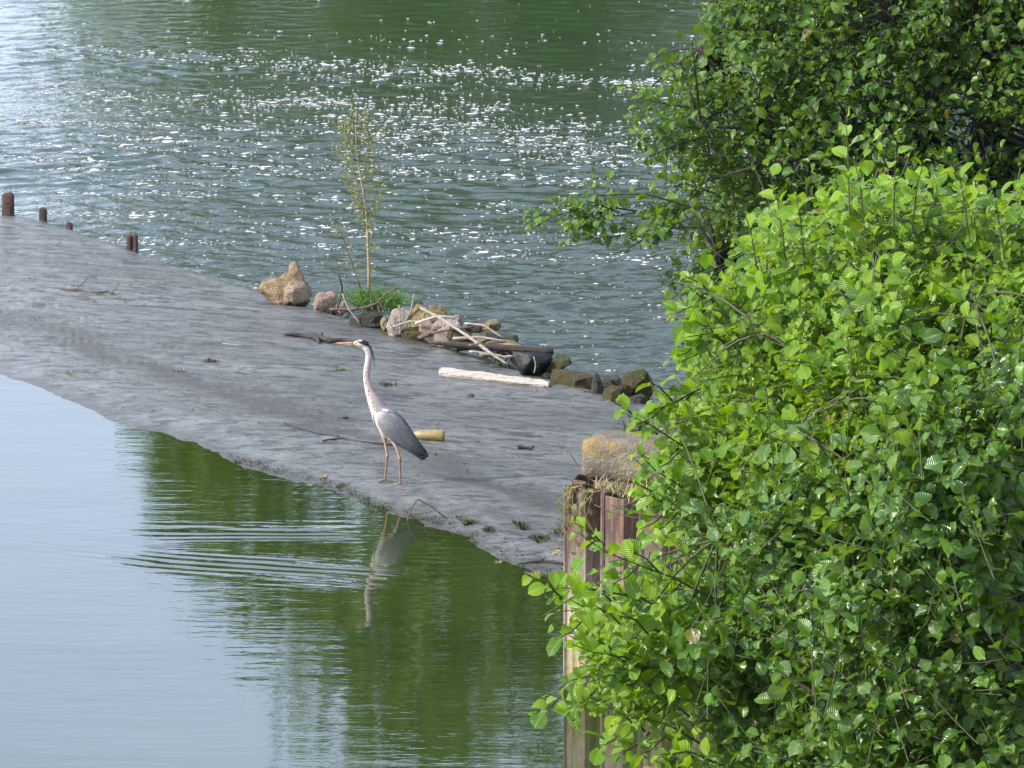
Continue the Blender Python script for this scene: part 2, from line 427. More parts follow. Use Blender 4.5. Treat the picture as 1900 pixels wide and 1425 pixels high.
# far bank and land to the horizon
def grid_land(name, xs, ys, zf, mat):
    V = [(x, y, zf(x, y)) for y in ys for x in xs]; n = len(xs)
    F = [(j * n + i, j * n + i + 1, (j + 1) * n + i + 1, (j + 1) * n + i) for j in range(len(ys) - 1) for i in range(n - 1)]
    o = link(name, np_mesh(name, V, F, mat)); o['kind'] = 'structure'; return o
xs = [-2500, -1200, -600, -300, -200] + list(np.linspace(-150, 150, 61)) + [200, 300, 600, 1200, 2500]
ys = [94.5, 95.5, 96.5, 98, 100, 103, 107, 112, 120, 140, 170, 220, 300, 500, 900, 1600, 3000]
grid_land('far_bank', xs, ys, lambda x, y: -1.0 + 2.4 * (1 - math.exp(-(y - 94.5) / 3.5)) + 0.25 * fbm((x * 0.1, y * 0.1, 0)) + max(0, y - 110) * 0.012, M['bank'])
# right bank
def bank_edge(y):
    return float(np.interp(y, [0, 30, 36, 37.5, 44, 46, 50, 60, 94], [2.9, 2.9, 2.7, 2.9, 3.6, 4.3, 5.4, 8.0, 9.0]))
bs = [0, 0.15, 0.4, 0.8, 1.4, 2.2, 3.5, 6, 12, 30, 60, 300]
bys = list(np.arange(3, 94.4, 0.7)) + [95.0]
V = []
for y in bys:
    e = bank_edge(y)
    for s in bs:
        z = -1.2 + 1.5 * (1 - math.exp(-s / 0.25)) + 1.6 * (1 - math.exp(-s / 4)) + 0.12 * fbm(((e + s) * 0.8, y * 0.8, 1))
        V.append((e + s, y, z))
n = len(bs)
F = [(j * n + i, j * n + i + 1, (j + 1) * n + i + 1, (j + 1) * n + i) for j in range(len(bys) - 1) for i in range(n - 1)]
bk = link('river_bank', np_mesh('river_bank', V, F, M['bank'])); bk['kind'] = 'structure'
# gravel bar heaped against the downstream face of the weir
gx = np.arange(540, 1330, 8.0); V = []; gd = [-0.10, 0.05, 0.25, 0.5, 0.8, 1.2, 1.7]
for px in gx:
    f = at_z(px, np.interp(px, *zip(*Fpx)), EDGE_Z)
    for d in gd:
        k = math.sin(min(1, max(0, (px - 540) / 110)) * math.pi / 2) * math.sin(min(1, max(0, (1330 - px) / 90)) * math.pi / 2)
        z = -1.0 + k * (0.80 * math.exp(-(max(0, d - 0.1) / 0.9) ** 2)) + 0.07 * fbm((f[0] * 3, (f[1] + d) * 3, 9))
        V.append((f[0] + 0.2 * d, f[1] + d, min(z, EDGE_Z - 0.05)))
n = len(gd)
F = [(j * n + i, j * n + i + 1, (j + 1) * n + i + 1, (j + 1) * n + i) for j in range(len(gx) - 1) for i in range(n - 1)]
link('gravel_bar', np_mesh('gravel_bar', V, F, M['gravel']))['kind'] = 'structure'

# ------------------------------------------------------------------ foam on the river
def make_foam():
    V = []; F = []
    bands = []   # (Y at x=0, tilt, half width, x0, x1, weight)
    def band(px0, py0, px1, py1, w, wt):
        a = at_z(px0, py0, RIVER_Z); b = at_z(px1, py1, RIVER_Z); bands.append((a, b, w, wt))
    band(0, 60, 1250, 78, 0.30, 0.22); band(420, 120, 1290, 158, 0.55, 1.25); band(700, 132, 1150, 150, 0.22, 0.9); band(150, 95, 600, 125, 0.4, 0.5)
    for a in ((0, 226, 420, 236, .10, 1.5), (0, 246, 300, 258, .06, 1.3), (120, 250, 480, 266, .08, 1.5), (0, 268, 460, 284, .09, 1.6), (0, 292, 520, 312, .10, 1.8), (60, 310, 640, 330, .10, 1.4),
              (430, 238, 760, 254, .12, 1.3), (440, 268, 780, 290, .14, 1.5), (700, 315, 1270, 345, .20, 1.2), (0, 355, 330, 362, .10, 0.9), (0, 205, 250, 212, .2, .8),
              (0, 395, 260, 400, .08, 0.9), (150, 446, 640, 460, .12, 0.9), (480, 425, 1100, 440, .25, 0.8), (780, 470, 1280, 488, .25, 0.6), (0, 170, 560, 190, .3, .8), (560, 205, 1250, 265, 0.9, 0.9), (0, 330, 420, 345, .08, 1.0),
              (760, 255, 1280, 300, 0.7, 0.8), (560, 372, 1240, 395, .25, .7), (500, 180, 900, 200, .3, .6)):
        band(*a)
    def dens(x, y):
        d = 0.09
        for a, b, w, wt in bands:
            f = (x - a[0]) / (b[0] - a[0])
            e = 1.0
            if f < 0: e = math.exp(-(f * 6) ** 2)
            elif f > 1: e = math.exp(-((f - 1) * 6) ** 2)
            yc = a[1] + (b[1] - a[1]) * f + 0.16 * mn.noise(Vector((x * 0.7, a[1] * 3, 0))) + 0.05 * mn.noise(Vector((x * 2.7, a[1] * 3, 5)))
            d += wt * e * math.exp(-((y - yc) / w) ** 2)
        nz = mn.noise(Vector((x * 0.8, y * 1.6, 3))) + 0.6 * mn.noise(Vector((x * 2.8, y * 4.5, 8)))
        d *= max(0.04, 0.62 + 1.25 * nz)
        if y > 62: d *= max(0.25, 1 - (y - 62) / 7)
        if y < 52.5: d *= max(0.35, (y - 46) / 6.5)
        return d
    Y0, Y1 = 46.3, 72
    cnt = 0
    for _ in range(130000):
        y = random.uniform(Y0, Y1); xl = -0.088 * y - 0.6; xr = 0.045 * y
        x = random.uniform(xl, xr)
        # stay on the river side of the weir
        yw = np.interp(x, Fp[::-1, 0] * 0 + Fp[:, 0], Fp[:, 1]) if False else None
        if random.random() > dens(x, y) * 0.42: continue
        if y < weir_edge(x) + 0.9: continue
        r = min(0.030, 0.0035 + random.expovariate(1 / 0.0052)) * (0.95 - 0.012 * (y - 50))
        el = random.uniform(1.0, 2.8); th = random.gauss(0.05, 0.22)
        k = 8; base = len(V)
        ph = random.uniform(0, 6)
        V.append((x, y, 0.007 + r * 0.16))
        for j in range(k):
            a = 2 * math.pi * j / k
            rr = r * (0.75 + 0.4 * random.random())
            lx, ly = rr * math.cos(a) * el, rr * math.sin(a)
            V.append(((fx := x + lx * math.cos(th) - ly * math.sin(th)), (fy_ := y + lx * math.sin(th) + ly * math.cos(th)), 0.002))
        for j in range(k): F.append((base, base + 1 + j, base + 1 + (j + 1) % k))
        cnt += 1
    V = np.array(V); V[:, 2] += wave_z(V[:, 0], V[:, 1])
    o = link('foam', np_mesh('foam', V, F, M['foam']))
    tag(o, 'white foam flecks drifting in streaks on the river', 'foam', kind='stuff')
    print('foam flecks', cnt)
_o = np.argsort(Fp[:, 0]); _fx, _fy = Fp[_o, 0], Fp[_o, 1]
def weir_edge(x): return float(np.interp(x, _fx, _fy))
make_foam()

# ------------------------------------------------------------------ leaves
def leaf_template(hw, fold=0.38, curl=0.36, cols_=4, serr=0.04):
    vs = np.linspace(0, 1, len(hw)); V = []; UV = []; nc = cols_ + 1
    for r, (v, w) in enumerate(zip(vs, hw)):
        for c in range(nc):
            u = -1 + 2 * c / cols_
            x = u * w
            yy = v + (serr * (1 if (r % 2) else -1) if abs(u) == 1 and 0 < r < len(hw) - 1 else 0) - 0.05 * abs(u) * w
            z = fold * abs(x) - curl * (v - 0.25) ** 2 - 0.25 * max(0, abs(x) - 0.25)
            V.append((x, yy, z)); UV.append((0.5 + x, v))
    F = [(r * nc + c, r * nc + c + 1, (r + 1) * nc + c + 1, (r + 1) * nc + c) for r in range(len(hw) - 1) for c in range(cols_)]
    return np.array(V), np.array(F), np.array(UV)
ALDER = leaf_template([0.02, 0.24, 0.37, 0.44, 0.44, 0.33, 0.06])
def warp(V, curl, roll, twist, nibble):
    V = V.copy(); x, y, z = V[:, 0].copy(), V[:, 1].copy(), V[:, 2].copy()
    V[:, 2] = z - curl * y * y + roll * x * x * np.sign(x + 0.001) + twist * x * (y - 0.4)
    V[:, 0] = x * (1 - nibble * np.clip(y - 0.45, 0, 1)) + 0.06 * np.sin(3 * y)
    return V
ALDER_B = warp(ALDER[0], 0.35, 0.5, 0.8, 0.35); ALDER_C = warp(ALDER[0], -0.25, -0.3, -0.9, 0.0); ALDER_D = warp(ALDER[0], 0.10, 0.2, -0.4, 0.6)
OVAL = leaf_template([0.02, 0.26, 0.36, 0.38, 0.32, 0.20, 0.01], fold=0.3, curl=0.4)
SMALL = leaf_template([0.02, 0.12, 0.11, 0.01], fold=0.3, curl=0.3, cols_=2, serr=0)
def leaf_frames(pos, mid, nrm, L):
    mid = mid / np.linalg.norm(mid, axis=1, keepdims=True)
    nrm = nrm - mid * np.sum(mid * nrm, axis=1, keepdims=True)
    nrm /= (np.linalg.norm(nrm, axis=1, keepdims=True) + 1e-9)
    sx = np.cross(mid, nrm)
    wf = np.random.default_rng(len(pos)).uniform(0.78, 1.08, len(pos))[:, None]
    R = np.stack([sx * wf, mid, nrm], axis=2) * L[:, None, None]     # columns
    return R, pos
def leaves_mesh(name, tpl, R, pos, rnd, mat, width=None):
    V0, F0, U0 = tpl; n, nv = len(pos), len(V0)
    if nv == len(ALDER[0]) and tpl is ALDER:
        vs = np.stack([ALDER[0], ALDER_B, ALDER_C, ALDER_D])[np.random.default_rng(n).integers(0, 4, n)]
        V = np.einsum('nij,nvj->nvi', R, vs) + pos[:, None, :]
    else:
        V = np.einsum('nij,vj->nvi', R, V0) + pos[:, None, :]
    F = (F0[None] + (np.arange(n) * nv)[:, None, None]).reshape(-1, 4)
    return np_mesh(name, V.reshape(-1, 3), F, mat, True, np.tile(U0, (n, 1)), np.repeat(rnd, nv))
def norm(v): return v / (np.linalg.norm(v) + 1e-9)
def in_poly(pts, poly):
    x, y = pts[:, 0], pts[:, 1]; c = np.zeros(len(pts), bool); n = len(poly)
    for i in range(n):
        x1, y1 = poly[i]; x2, y2 = poly[(i + 1) % n]
        hit = ((y1 > y) != (y2 > y)) & (x < (x2 - x1) * (y - y1) / (y2 - y1 + 1e-9) + x1)
        c ^= hit
    return c
def edge_dist(pts, poly):
    d = np.full(len(pts), 1e9); n = len(poly)
    for i in range(n):
        a = np.array(poly[i], float); b = np.array(poly[(i + 1) % n], float); ab = b - a
        tt = np.clip(((pts - a) @ ab) / (ab @ ab + 1e-9), 0, 1)
        d = np.minimum(d, np.linalg.norm(pts - (a + tt[:, None] * ab), axis=1))
    return d
class Plant:
    """collects twigs and leaves of one woody plant"""
    def __init__(self): self.pos = []; self.mid = []; self.nrm = []; self.L = []; self.rnd = []; self.tw = MB()
    def shoot(self, pts, nleaf, L, r0=0.004, spread=0.9, up=(0, 0, 1), light=0.6, rbias=0.0, tip=True, droop=0.1):
        pts = np.array(pts, float)
        seg = np.linalg.norm(np.diff(pts, axis=0), axis=1); cum = np.concatenate([[0], np.cumsum(seg)]); tot = cum[-1]
        self.tw.tube(pts, list(np.linspace(r0, r0 * 0.35, len(pts))), 4, cap=False)
        az = random.uniform(0, 6.28); ls = np.array(TO_SUN)
        for k in range(nleaf):
            f = 0.12 + 0.88 * (k + random.uniform(-0.2, 0.2)) / max(1, nleaf - 1); f = min(1, max(0.02, f))
            s = f * tot; p = np.array([np.interp(s, cum, pts[:, i]) for i in range(3)])
            j = min(len(seg) - 1, int(np.searchsorted(cum, s)) - 1 if s > 0 else 0); d = norm(pts[j + 1] - pts[j])
            az += 2.4 + random.uniform(-0.4, 0.4)
            a = norm(np.cross(d, [0.3, 0.2, 1.0])); b = np.cross(d, a)
            side = a * math.cos(az) + b * math.sin(az)
            m = norm(d * (1.2 - 0.6 * spread if not (tip and k == nleaf - 1) else 2.0) + side * spread + np.array([0, 0, -droop]) + np.random.default_rng(len(self.pos)).normal(0, 0.15, 3))
            nv = np.array(up) * 0.8 + ls * light + side * -0.1 + d * 0.3 + np.random.default_rng(len(self.pos) + 999).normal(0, 0.62, 3)
            sz = L * random.choice((random.uniform(0.35, 0.7), random.uniform(0.75, 1.1), random.uniform(0.8, 1.22))) * (1 - 0.45 * max(0, f - 0.75) / 0.25)
            p0 = p + m * sz * 0.16
            self.pos.append(p0); self.mid.append(m); self.nrm.append(nv); self.L.append(sz)
            self.rnd.append(0.005 if random.random() < 0.012 else min(1, max(0.025, random.gauss(0.5, 0.24) + rbias + 0.25 * max(0, f - 0.7))))
    def finish(self, root, tpl, leafmat, woodmat, npick=300, cell=18):
        pos = np.array(self.pos); R, pos = leaf_frames(pos, np.array(self.mid), np.array(self.nrm), np.array(self.L)); rnd = np.array(self.rnd)
        px, py, d = project(pos)
        area = np.array(self.L) ** 2 / d ** 2 * (0.15 + np.abs(np.einsum('ni,ni->n', R[:, :, 2] / np.array(self.L)[:, None], -(pos - [0, 0, CAM_H]) / np.linalg.norm(pos - [0, 0, CAM_H], axis=1)[:, None])))
        best = {}
        ok = (px > 5) & (px < 1895) & (py > 5) & (py < 1420)
        for i in np.nonzero(ok)[0]:
            k = (int(px[i] // cell), int(py[i] // cell))
            if k not in best or d[i] < d[best[k]]: best[k] = i
        cand = sorted(best.values(), key=lambda i: -area[i])[:npick]
        pick = np.zeros(len(pos), bool); pick[cand] = True
        print(root.name, 'leaves', len(pos), 'picked', pick.sum())
        loc = np.array(root.location)
        o = link('foliage', leaves_mesh('foliage', tpl, R[~pick], pos[~pick] - loc, rnd[~pick], leafmat)); o.parent = root; o['kind'] = 'stuff'
        V0, F0, U0 = tpl
        shp = [ALDER[0], ALDER_B, ALDER_C, ALDER_D] if tpl is ALDER else [V0]
        var = [np_mesh('leaf', shp[k % len(shp)], F0, leafmat, True, U0, np.full(len(V0), r)) for k, r in enumerate(np.linspace(0.06, 0.95, 12))]
        for i in cand:
            me = var[int(min(11, max(0, rnd[i] * 12)))]
            o = bpy.data.objects.new('leaf', me); C.objects.link(o); o.parent = root
            m = Matrix([[*map(float, R[i, r]), float(pos[i, r] - loc[r])] for r in range(3)] + [[0, 0, 0, 1]])
            o.matrix_local = m
        self.tw.v = [(x - loc[0], y - loc[1], z - loc[2]) for x, y, z in self.tw.v]
        o = link('twigs', self.tw.mesh('twigs', woodmat)); o.parent = root; o['kind'] = 'stuff'
def bez(a, b, c, n=6):
    a, b, c = map(np.array, (a, b, c)); ts = np.linspace(0, 1, n)
    return [(1 - q) ** 2 * a + 2 * q * (1 - q) * b + q * q * c for q in ts]
def limb(root, pts, radii, mat, name='limb'):
    b = MB(); loc = np.array(root.location)
    b.tube([np.array(p) - loc for p in pts], radii, 8, jitter=0.06)
    o = b.build(name, mat); o.parent = root; return o

M['bark'] = mat_wood('dark_bark', (0.010, 0.008, 0.006), (0.040, 0.033, 0.026), 2.0, 0.9, (3, 3, 1))
M['twig'] = mat_wood('green_brown_twig', (0.035, 0.042, 0.014), (0.07, 0.075, 0.025), 1.0, 0.7, (3, 3, 1))
M['leaf_bright'] = mat_leaf('bright_leaf', (0.048, 0.130, 0.010), (0.115, 0.235, 0.012), (0.21, 0.33, 0.016), (0.36, 0.56, 0.012), 0.42, 0.30, spec=0.55)
M['leaf_mid'] = mat_leaf('glossy_shaded_leaf', (0.034, 0.092, 0.013), (0.068, 0.160, 0.016), (0.125, 0.235, 0.020), (0.26, 0.44, 0.012), 0.34, 0.25, spec=0.8)  # shade of the lower right bush put into a darker, glossier leaf colour
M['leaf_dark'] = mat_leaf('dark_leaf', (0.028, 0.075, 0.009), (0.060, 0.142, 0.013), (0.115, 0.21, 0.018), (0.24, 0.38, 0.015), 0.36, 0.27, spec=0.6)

def alder_bush():
    base = np.array([3.7, 27.6, 0.75])
    root = empty('alder_bush', base)
    tag(root, 'bright green broadleaf bush leaning over the pool and the sheet pile wall', 'bush')
    P = Plant()
    baseB = np.array([3.2, 25.2, 0.75]); rootB = empty('alder_bush', baseB); tag(rootB, 'shaded lower right of the bright green bush, its glossy leaves coloured darker', 'bush'); PB = Plant()  # own root for the shaded part, coloured darker
    poly = [(1300, 540), (1340, 480), (1390, 420), (1435, 355), (1490, 415), (1550, 300), (1600, 350), (1650, 300), (1710, 385), (1780, 315), (1830, 390), (1890, 345), (2150, 370), (2200, 1700), (1260, 1700), (1290, 1420), (1330, 1340), (1220, 1290), (1140, 1265), (1085, 1235), (1075, 1190), (1075, 1120),
            (1120, 1100), (1220, 1085), (1255, 1050), (1240, 980), (1235, 920), (1225, 860), (1225, 800), (1250, 745), (1285, 690), (1300, 620)]
    N = 4700
    pts = np.column_stack([rng.uniform(1060, 2200, N * 4), rng.uniform(330, 1700, N * 4)])
    pts = pts[in_poly(pts, poly)]
    e = edge_dist(pts, poly)
    # thin the part outside the frame
    keep = ~(((pts[:, 0] > 1960) | (pts[:, 1] > 1480)) & (rng.random(len(pts)) < 0.6))
    pts, e = pts[keep][:N], e[keep][:N]
    mains = []
    for (px, py, y) in ((1420, 620, 25.9), (1620, 520, 26.2), (1330, 1000, 25.8), (1480, 800, 25.4), (1800, 560, 25.8)):
        end = at_y(px, py, y); ctl = base * 0.5 + end * 0.5 + np.array([0.3, 0, 0.9])
        pl = bez(base + rng.normal(0, 0.12, 3) * [1, 1, 0], ctl, end, 10); mains.append(np.array(pl))
        limb(root, pl, list(np.linspace(0.04, 0.006, 10)), M['bark'])
    allm = np.vstack(mains)
    for (px, py), ee in zip(pts, e):
        df = 27.0 - 2.1 * math.sqrt(min(ee, 380) / 380)
        y = df + min(2.2, random.expovariate(1 / 0.55)) + 0.35 * mn.noise(Vector((px / 130, py / 130, 0)))
        tip = at_y(px, py, y)
        ln = random.uniform(0.22, 0.48)
        d = norm(np.array([-0.30 - 0.3 * (ee < 80), -0.35, 0.50 if py < 900 else 0.22]) + rng.normal(0, 0.42, 3))
        st = tip - d * ln; ctl = (st + tip) / 2 + np.array([0, 0, -0.05]) + rng.normal(0, 0.025, 3)
        rb = 0.06
        isB = px > 1290 and py > 1010 - 0.5 * (px - 1250) + 130 * mn.noise(Vector((px / 140, py / 140, 7))) + random.gauss(0, 75)  # below this ragged diagonal the shade is put into the leaf colour
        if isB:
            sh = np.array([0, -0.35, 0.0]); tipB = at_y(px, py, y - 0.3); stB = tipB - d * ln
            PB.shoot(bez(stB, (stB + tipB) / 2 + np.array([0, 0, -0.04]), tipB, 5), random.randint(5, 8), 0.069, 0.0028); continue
        P.shoot(bez(st, ctl, tip, 5), random.randint(5, 8), 0.068, 0.0028, rbias=rb)
        if random.random() < 0.14:
            j = np.argmin(np.linalg.norm(allm - st, axis=1))
            P.tw.tube(bez(allm[j], (allm[j] + st) / 2 + [0, 0, 0.08], st, 6), list(np.linspace(0.006, 0.0028, 6)), 5, cap=False)
    # sprays that reach out of the crown
    def spray(pix, y, n, L=0.078, r0=0.005, **k):
        P.shoot([at_y(a, b, y + 0.25 * i / len(pix) * -1) for i, (a, b) in enumerate(pix)], n, L, r0, **k)
    for pix, y, n in (([(1320, 1110), (1250, 1072), (1190, 1050), (1125, 1025), (1075, 990)], 26.0, 11), ([(1260, 1150), (1190, 1110), (1110, 1095), (1040, 1090), (1000, 1105)], 26.1, 13),
                      ([(1260, 1190), (1180, 1150), (1100, 1130), (1030, 1135)], 25.9, 12), ([(1230, 1250), (1160, 1220), (1100, 1210), (1060, 1195)], 26.0, 11), ([(1200, 1265), (1120, 1250), (1060, 1262), (1020, 1290)], 26.0, 10),
                      ([(1330, 880), (1270, 830), (1210, 790), (1165, 770)], 26.3, 11), ([(1300, 720), (1255, 745), (1215, 760)], 26.3, 8), ([(1310, 940), (1260, 900), (1215, 872), (1190, 845)], 26.2, 9), ([(1340, 1010), (1270, 960), (1215, 925)], 26.1, 9),
                      ([(1360, 640), (1310, 620), (1275, 625)], 26.4, 7), ([(1340, 560), (1300, 550), (1275, 530)], 26.4, 7), ([(1280, 1330), (1230, 1290), (1190, 1262)], 26.0, 8), ([(1250, 1240), (1180, 1235), (1120, 1255), (1080, 1270)], 25.9, 11), ([(1300, 1380), (1240, 1345), (1180, 1330), (1140, 1345)], 25.9, 10), ([(1340, 1420), (1280, 1395), (1225, 1400)], 25.8, 9)):
        spray(pix, y, int(n * 1.25), rbias=0.1)
        for q in range(5):
            k = random.uniform(0.1, 0.9); a = np.array(pix[0]) * (1 - k) + np.array(pix[-1]) * k
            spray([tuple(a), tuple(a + [-24, (sg := random.choice((-26, 24)))]), tuple(a + [-54, 1.6 * sg])], y + random.uniform(-0.15, 0.3), 6, rbias=0.1)
    for px, y0, y1 in ((1570, 215, 350), (1660, 250, 370), (1435, 310, 440), (1775, 285, 400), (1480, 360, 450), (1840, 320, 430), (1590, 300, 380), (1385, 385, 470), (1705, 300, 380)):
        ln_ = random.uniform(-22, 22); P.shoot([at_y(px + 6 - ln_, y1 + 50, 26.2), at_y(px + 3 - ln_ * 0.3, (y0 + y1) / 2, 26.15), at_y(px + ln_ * 0.5, y0, 26.1)], 9, 0.072, 0.004, rbias=0.22, spread=0.8)
    for (px, py, y) in ((1450, 1250, 25.3), (1600, 1050, 25.1), (1800, 1150, 24.9), (1780, 850, 25.2)):
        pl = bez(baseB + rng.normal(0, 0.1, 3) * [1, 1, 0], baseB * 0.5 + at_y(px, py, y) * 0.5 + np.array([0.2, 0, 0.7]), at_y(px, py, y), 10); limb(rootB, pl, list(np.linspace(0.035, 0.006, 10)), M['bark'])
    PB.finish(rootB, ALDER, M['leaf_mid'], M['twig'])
    P.finish(root, ALDER, M['leaf_bright'], M['twig'])
alder_bush()

def alder_tree():
    base = np.array([6.6, 45.5, 0.75])
    root = empty('alder_tree', base)
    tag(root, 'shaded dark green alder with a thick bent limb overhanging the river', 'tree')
    P = Plant()
    poly = [(1285, -20), (1315, 60), (1270, 110), (1255, 170), (1235, 215), (1225, 290), (1290, 330), (1320, 380), (1290, 430), (1275, 540), (1300, 680), (1420, 700), (2150, 620), (2200, -620), (1760, -620), (1440, -260)]
    N = 5000
    pts = np.column_stack([rng.uniform(1200, 2200, N * 4), rng.uniform(-620, 700, N * 4)]); pts = pts[in_poly(pts, poly)]
    hole = (((pts[:, 0] - 1765) / 36) ** 2 + ((pts[:, 1] - 255) / 62) ** 2 < 1) | (((pts[:, 0] - 1790) / 50) ** 2 + ((pts[:, 1] - 110) / 22) ** 2 < 1)
    pts = pts[~hole]; e = edge_dist(pts, poly)
    keep = ~(((pts[:, 0] > 1960) | (pts[:, 1] < -60)) & (rng.random(len(pts)) < 0.45)); pts, e = pts[keep][:N], e[keep][:N]
    def L(pix, y): return [at_y(a, b, y) for a, b in pix]
    trunk = [base + [0, 0, -0.3], base + [-0.1, -0.2, 0.9], base + [-0.3, -0.4, 1.9], base + [-0.5, -0.4, 3.2], base + [-0.6, -0.3, 4.6]]
    limb(root, trunk, [0.17, 0.15, 0.13, 0.11, 0.06], M['bark'], 'trunk')
    fork = base + [-0.22, -0.3, 1.55]
    main = [fork] + L([(2050, 30), (1950, 60), (1885, 85), (1830, 115), (1774, 152), (1715, 190), (1656, 226), (1590, 262), (1500, 290), (1400, 310), (1330, 330)], 43.75)
    limb(root, main, [0.075, 0.06, 0.055, 0.05, 0.048, 0.044, 0.04, 0.036, 0.03, 0.022, 0.014, 0.006], M['bark'])
    lims = [np.array(main)]
    for pix, y, r in (([(1885, 85), (1840, 78), (1800, 66), (1740, 60), (1660, 30)], 43.7, 0.025), ([(1830, 115), (1800, 170), (1808, 225)], 43.7, 0.012), ([(1660, 225), (1690, 190), (1760, 180)], 43.7, 0.012),
                      ([(2050, -150), (1800, -140), (1550, -80), (1380, 20), (1300, 90)], 44.8, 0.04), ([(1500, 290), (1400, 240), (1300, 232), (1230, 240)], 44.0, 0.014), ([(1656, 226), (1560, 330), (1440, 410), (1330, 470)], 44.2, 0.02),
                      ([(2100, -400), (1800, -420), (1560, -330)], 45.2, 0.04)):
        pl = L(pix, y); limb(root, [fork + [0, 0, 1.2]] + pl if pix[0][0] > 2000 else pl, list(np.linspace(r * (1.4), r * 0.3, len(pl) + (pix[0][0] > 2000))), M['bark']); lims.append(np.array(pl))
    allm = np.vstack(lims)
    for (px, py), ee in zip(pts, e):
        y = 44.6 - 1.3 * math.sqrt(min(ee, 250) / 250) + min(3.6, random.expovariate(1 / 1.0)) + 0.5 * mn.noise(Vector((px / 120, py / 120, 5)))
        tip = at_y(px, py, y); ln = random.uniform(0.25, 0.5)
        d = norm(np.array([-0.55, -0.25, 0.12]) + rng.normal(0, 0.45, 3))
        st = tip - d * ln
        P.shoot(bez(st, (st + tip) / 2 + np.array([0, 0, 0.04]) + rng.normal(0, 0.025, 3), tip, 5), random.randint(5, 8), 0.078, 0.0035, rbias=0.0, light=0.5)
        if random.random() < 0.3:
            j = np.argmin(np.linalg.norm(allm - st, axis=1))
            P.tw.tube(bez(allm[j], (allm[j] + st) / 2 + [0, 0, 0.06], st, 5), list(np.linspace(0.009, 0.004, 5)), 5, cap=False)
    for pix, y, n in (([(1420, 410), (1300, 385), (1200, 392), (1100, 405), (1000, 395)], 43.6, 12), ([(1300, 390), (1200, 360), (1110, 362), (1085, 330)], 43.5, 12), ([(1310, 420), (1220, 425), (1130, 440), (1050, 448)], 43.4, 16),
                      ([(1290, 400), (1200, 440), (1160, 465)], 43.4, 12), ([(1200, 395), (1110, 380), (1040, 398), (975, 402)], 43.6, 10), ([(1330, 240), (1260, 235), (1210, 262), (1190, 250)], 43.8, 11), ([(1300, 255), (1240, 275), (1205, 290)], 43.8, 10), ([(1280, 200), (1220, 190), (1185, 182)], 43.8, 6),
                      ([(1330, 360), (1270, 340), (1230, 350)], 43.7, 9), ([(1150, 395), (1090, 372), (1050, 405)], 43.5, 8), ([(1320, 470), (1290, 500), (1275, 550)], 43.6, 10), ([(1310, 130), (1270, 120), (1250, 140)], 43.9, 9)):
        P.shoot(L(pix, y), int(n * 1.4), 0.085, 0.006, rbias=0.12)
        for q in range(6):
            k = random.uniform(0.15, 0.95); a = np.array(pix[0]) * (1 - k) + np.array(pix[-1]) * k
            P.shoot(L([tuple(a), tuple(a + [-22, random.choice((-20, 16))]), tuple(a + [-48, random.choice((-26, 26))])], y + random.uniform(-.2, .2)), 7, 0.078, 0.003, rbias=0.12)
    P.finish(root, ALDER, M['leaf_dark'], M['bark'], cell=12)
alder_tree()

# ------------------------------------------------------------------ sheet pile pier
M['rust'] = None
t = NT('rusty_steel'); p = t.geo()
sep = t.n('SeparateXYZ'); t.l(p, sep.inputs[0])
a = t.noise(t.mapping(p, (7, 7, 1.2)), 2.0, 6, 0.65); b = t.noise(p, 22, 5, 0.7); c = t.noise(t.mapping(p, (30, 30, 1.5)), 1.0, 4)
col = t.ramp(a, [(0.30, (0.030, 0.018, 0.013)), (0.48, (0.095, 0.058, 0.042)), (0.58, (0.15, 0.10, 0.076)), (0.72, (0.25, 0.195, 0.16))])
lowz = t.n('MapRange'); t.l(t.math('ADD', sep.outputs[2], t.math('MULTIPLY', t.math('SUBTRACT', a, 0.5), 0.7)), lowz.inputs[0]); lowz.inputs[1].default_value = 0.95; lowz.inputs[2].default_value = 0.45; lowz.inputs[3].default_value = 0.0; lowz.inputs[4].default_value = 0.85
col = t.mix(lowz.outputs[0], col, t.ramp(b, [(0.3, (0.30, 0.24, 0.185)), (0.7, (0.42, 0.36, 0.29))]))
line = t.n('MapRange'); t.l(t.math('ADD', sep.outputs[2], t.math('MULTIPLY', b, 0.2)), line.inputs[0]); line.inputs[1].default_value = 0.48; line.inputs[2].default_value = 0.30; line.inputs[3].default_value = 0.0; line.inputs[4].default_value = 0.8
col = t.mix(line.outputs[0], col, t.ramp(b, [(0.3, (0.16, 0.13, 0.05)), (0.7, (0.34, 0.28, 0.13))]))
col = t.mix(t.ramp(c, [(0.48, (0, 0, 0)), (0.66, (0.75,) * 3)]), col, (0.05, 0.030, 0.024))
col = t.mix(t.ramp(t.noise(p, 9, 6, 0.7), [(0.56, (0, 0, 0)), (0.66, (0.6,) * 3)]), col, (0.17, 0.06, 0.025))
tide = t.n('MapRange'); t.l(t.math('ADD', sep.outputs[2], t.math('MULTIPLY', b, 0.10)), tide.inputs[0]); tide.inputs[1].default_value = 0.17; tide.inputs[2].default_value = 0.10; tide.inputs[3].default_value = 0.0; tide.inputs[4].default_value = 0.9
col = t.mix(tide.outputs[0], col, (0.045, 0.045, 0.02))
M['rust'] = t.set(color=col, rough=0.85, normal=t.bump(t.math('ADD', b, t.math('MULTIPLY', c, 0.6)), 0.9, 0.012))
t = NT('old_concrete'); p = t.geo()
a = t.noise(p, 7, 6, 0.68); b = t.noise(p, 45, 4, 0.7); vo = t.n('TexVoronoi'); t.l(p, vo.inputs[0]); vo.inputs['Scale'].default_value = 55
col = t.ramp(a, [(0.3, (0.055, 0.045, 0.030)), (0.55, (0.135, 0.112, 0.078)), (0.75, (0.23, 0.20, 0.145))])
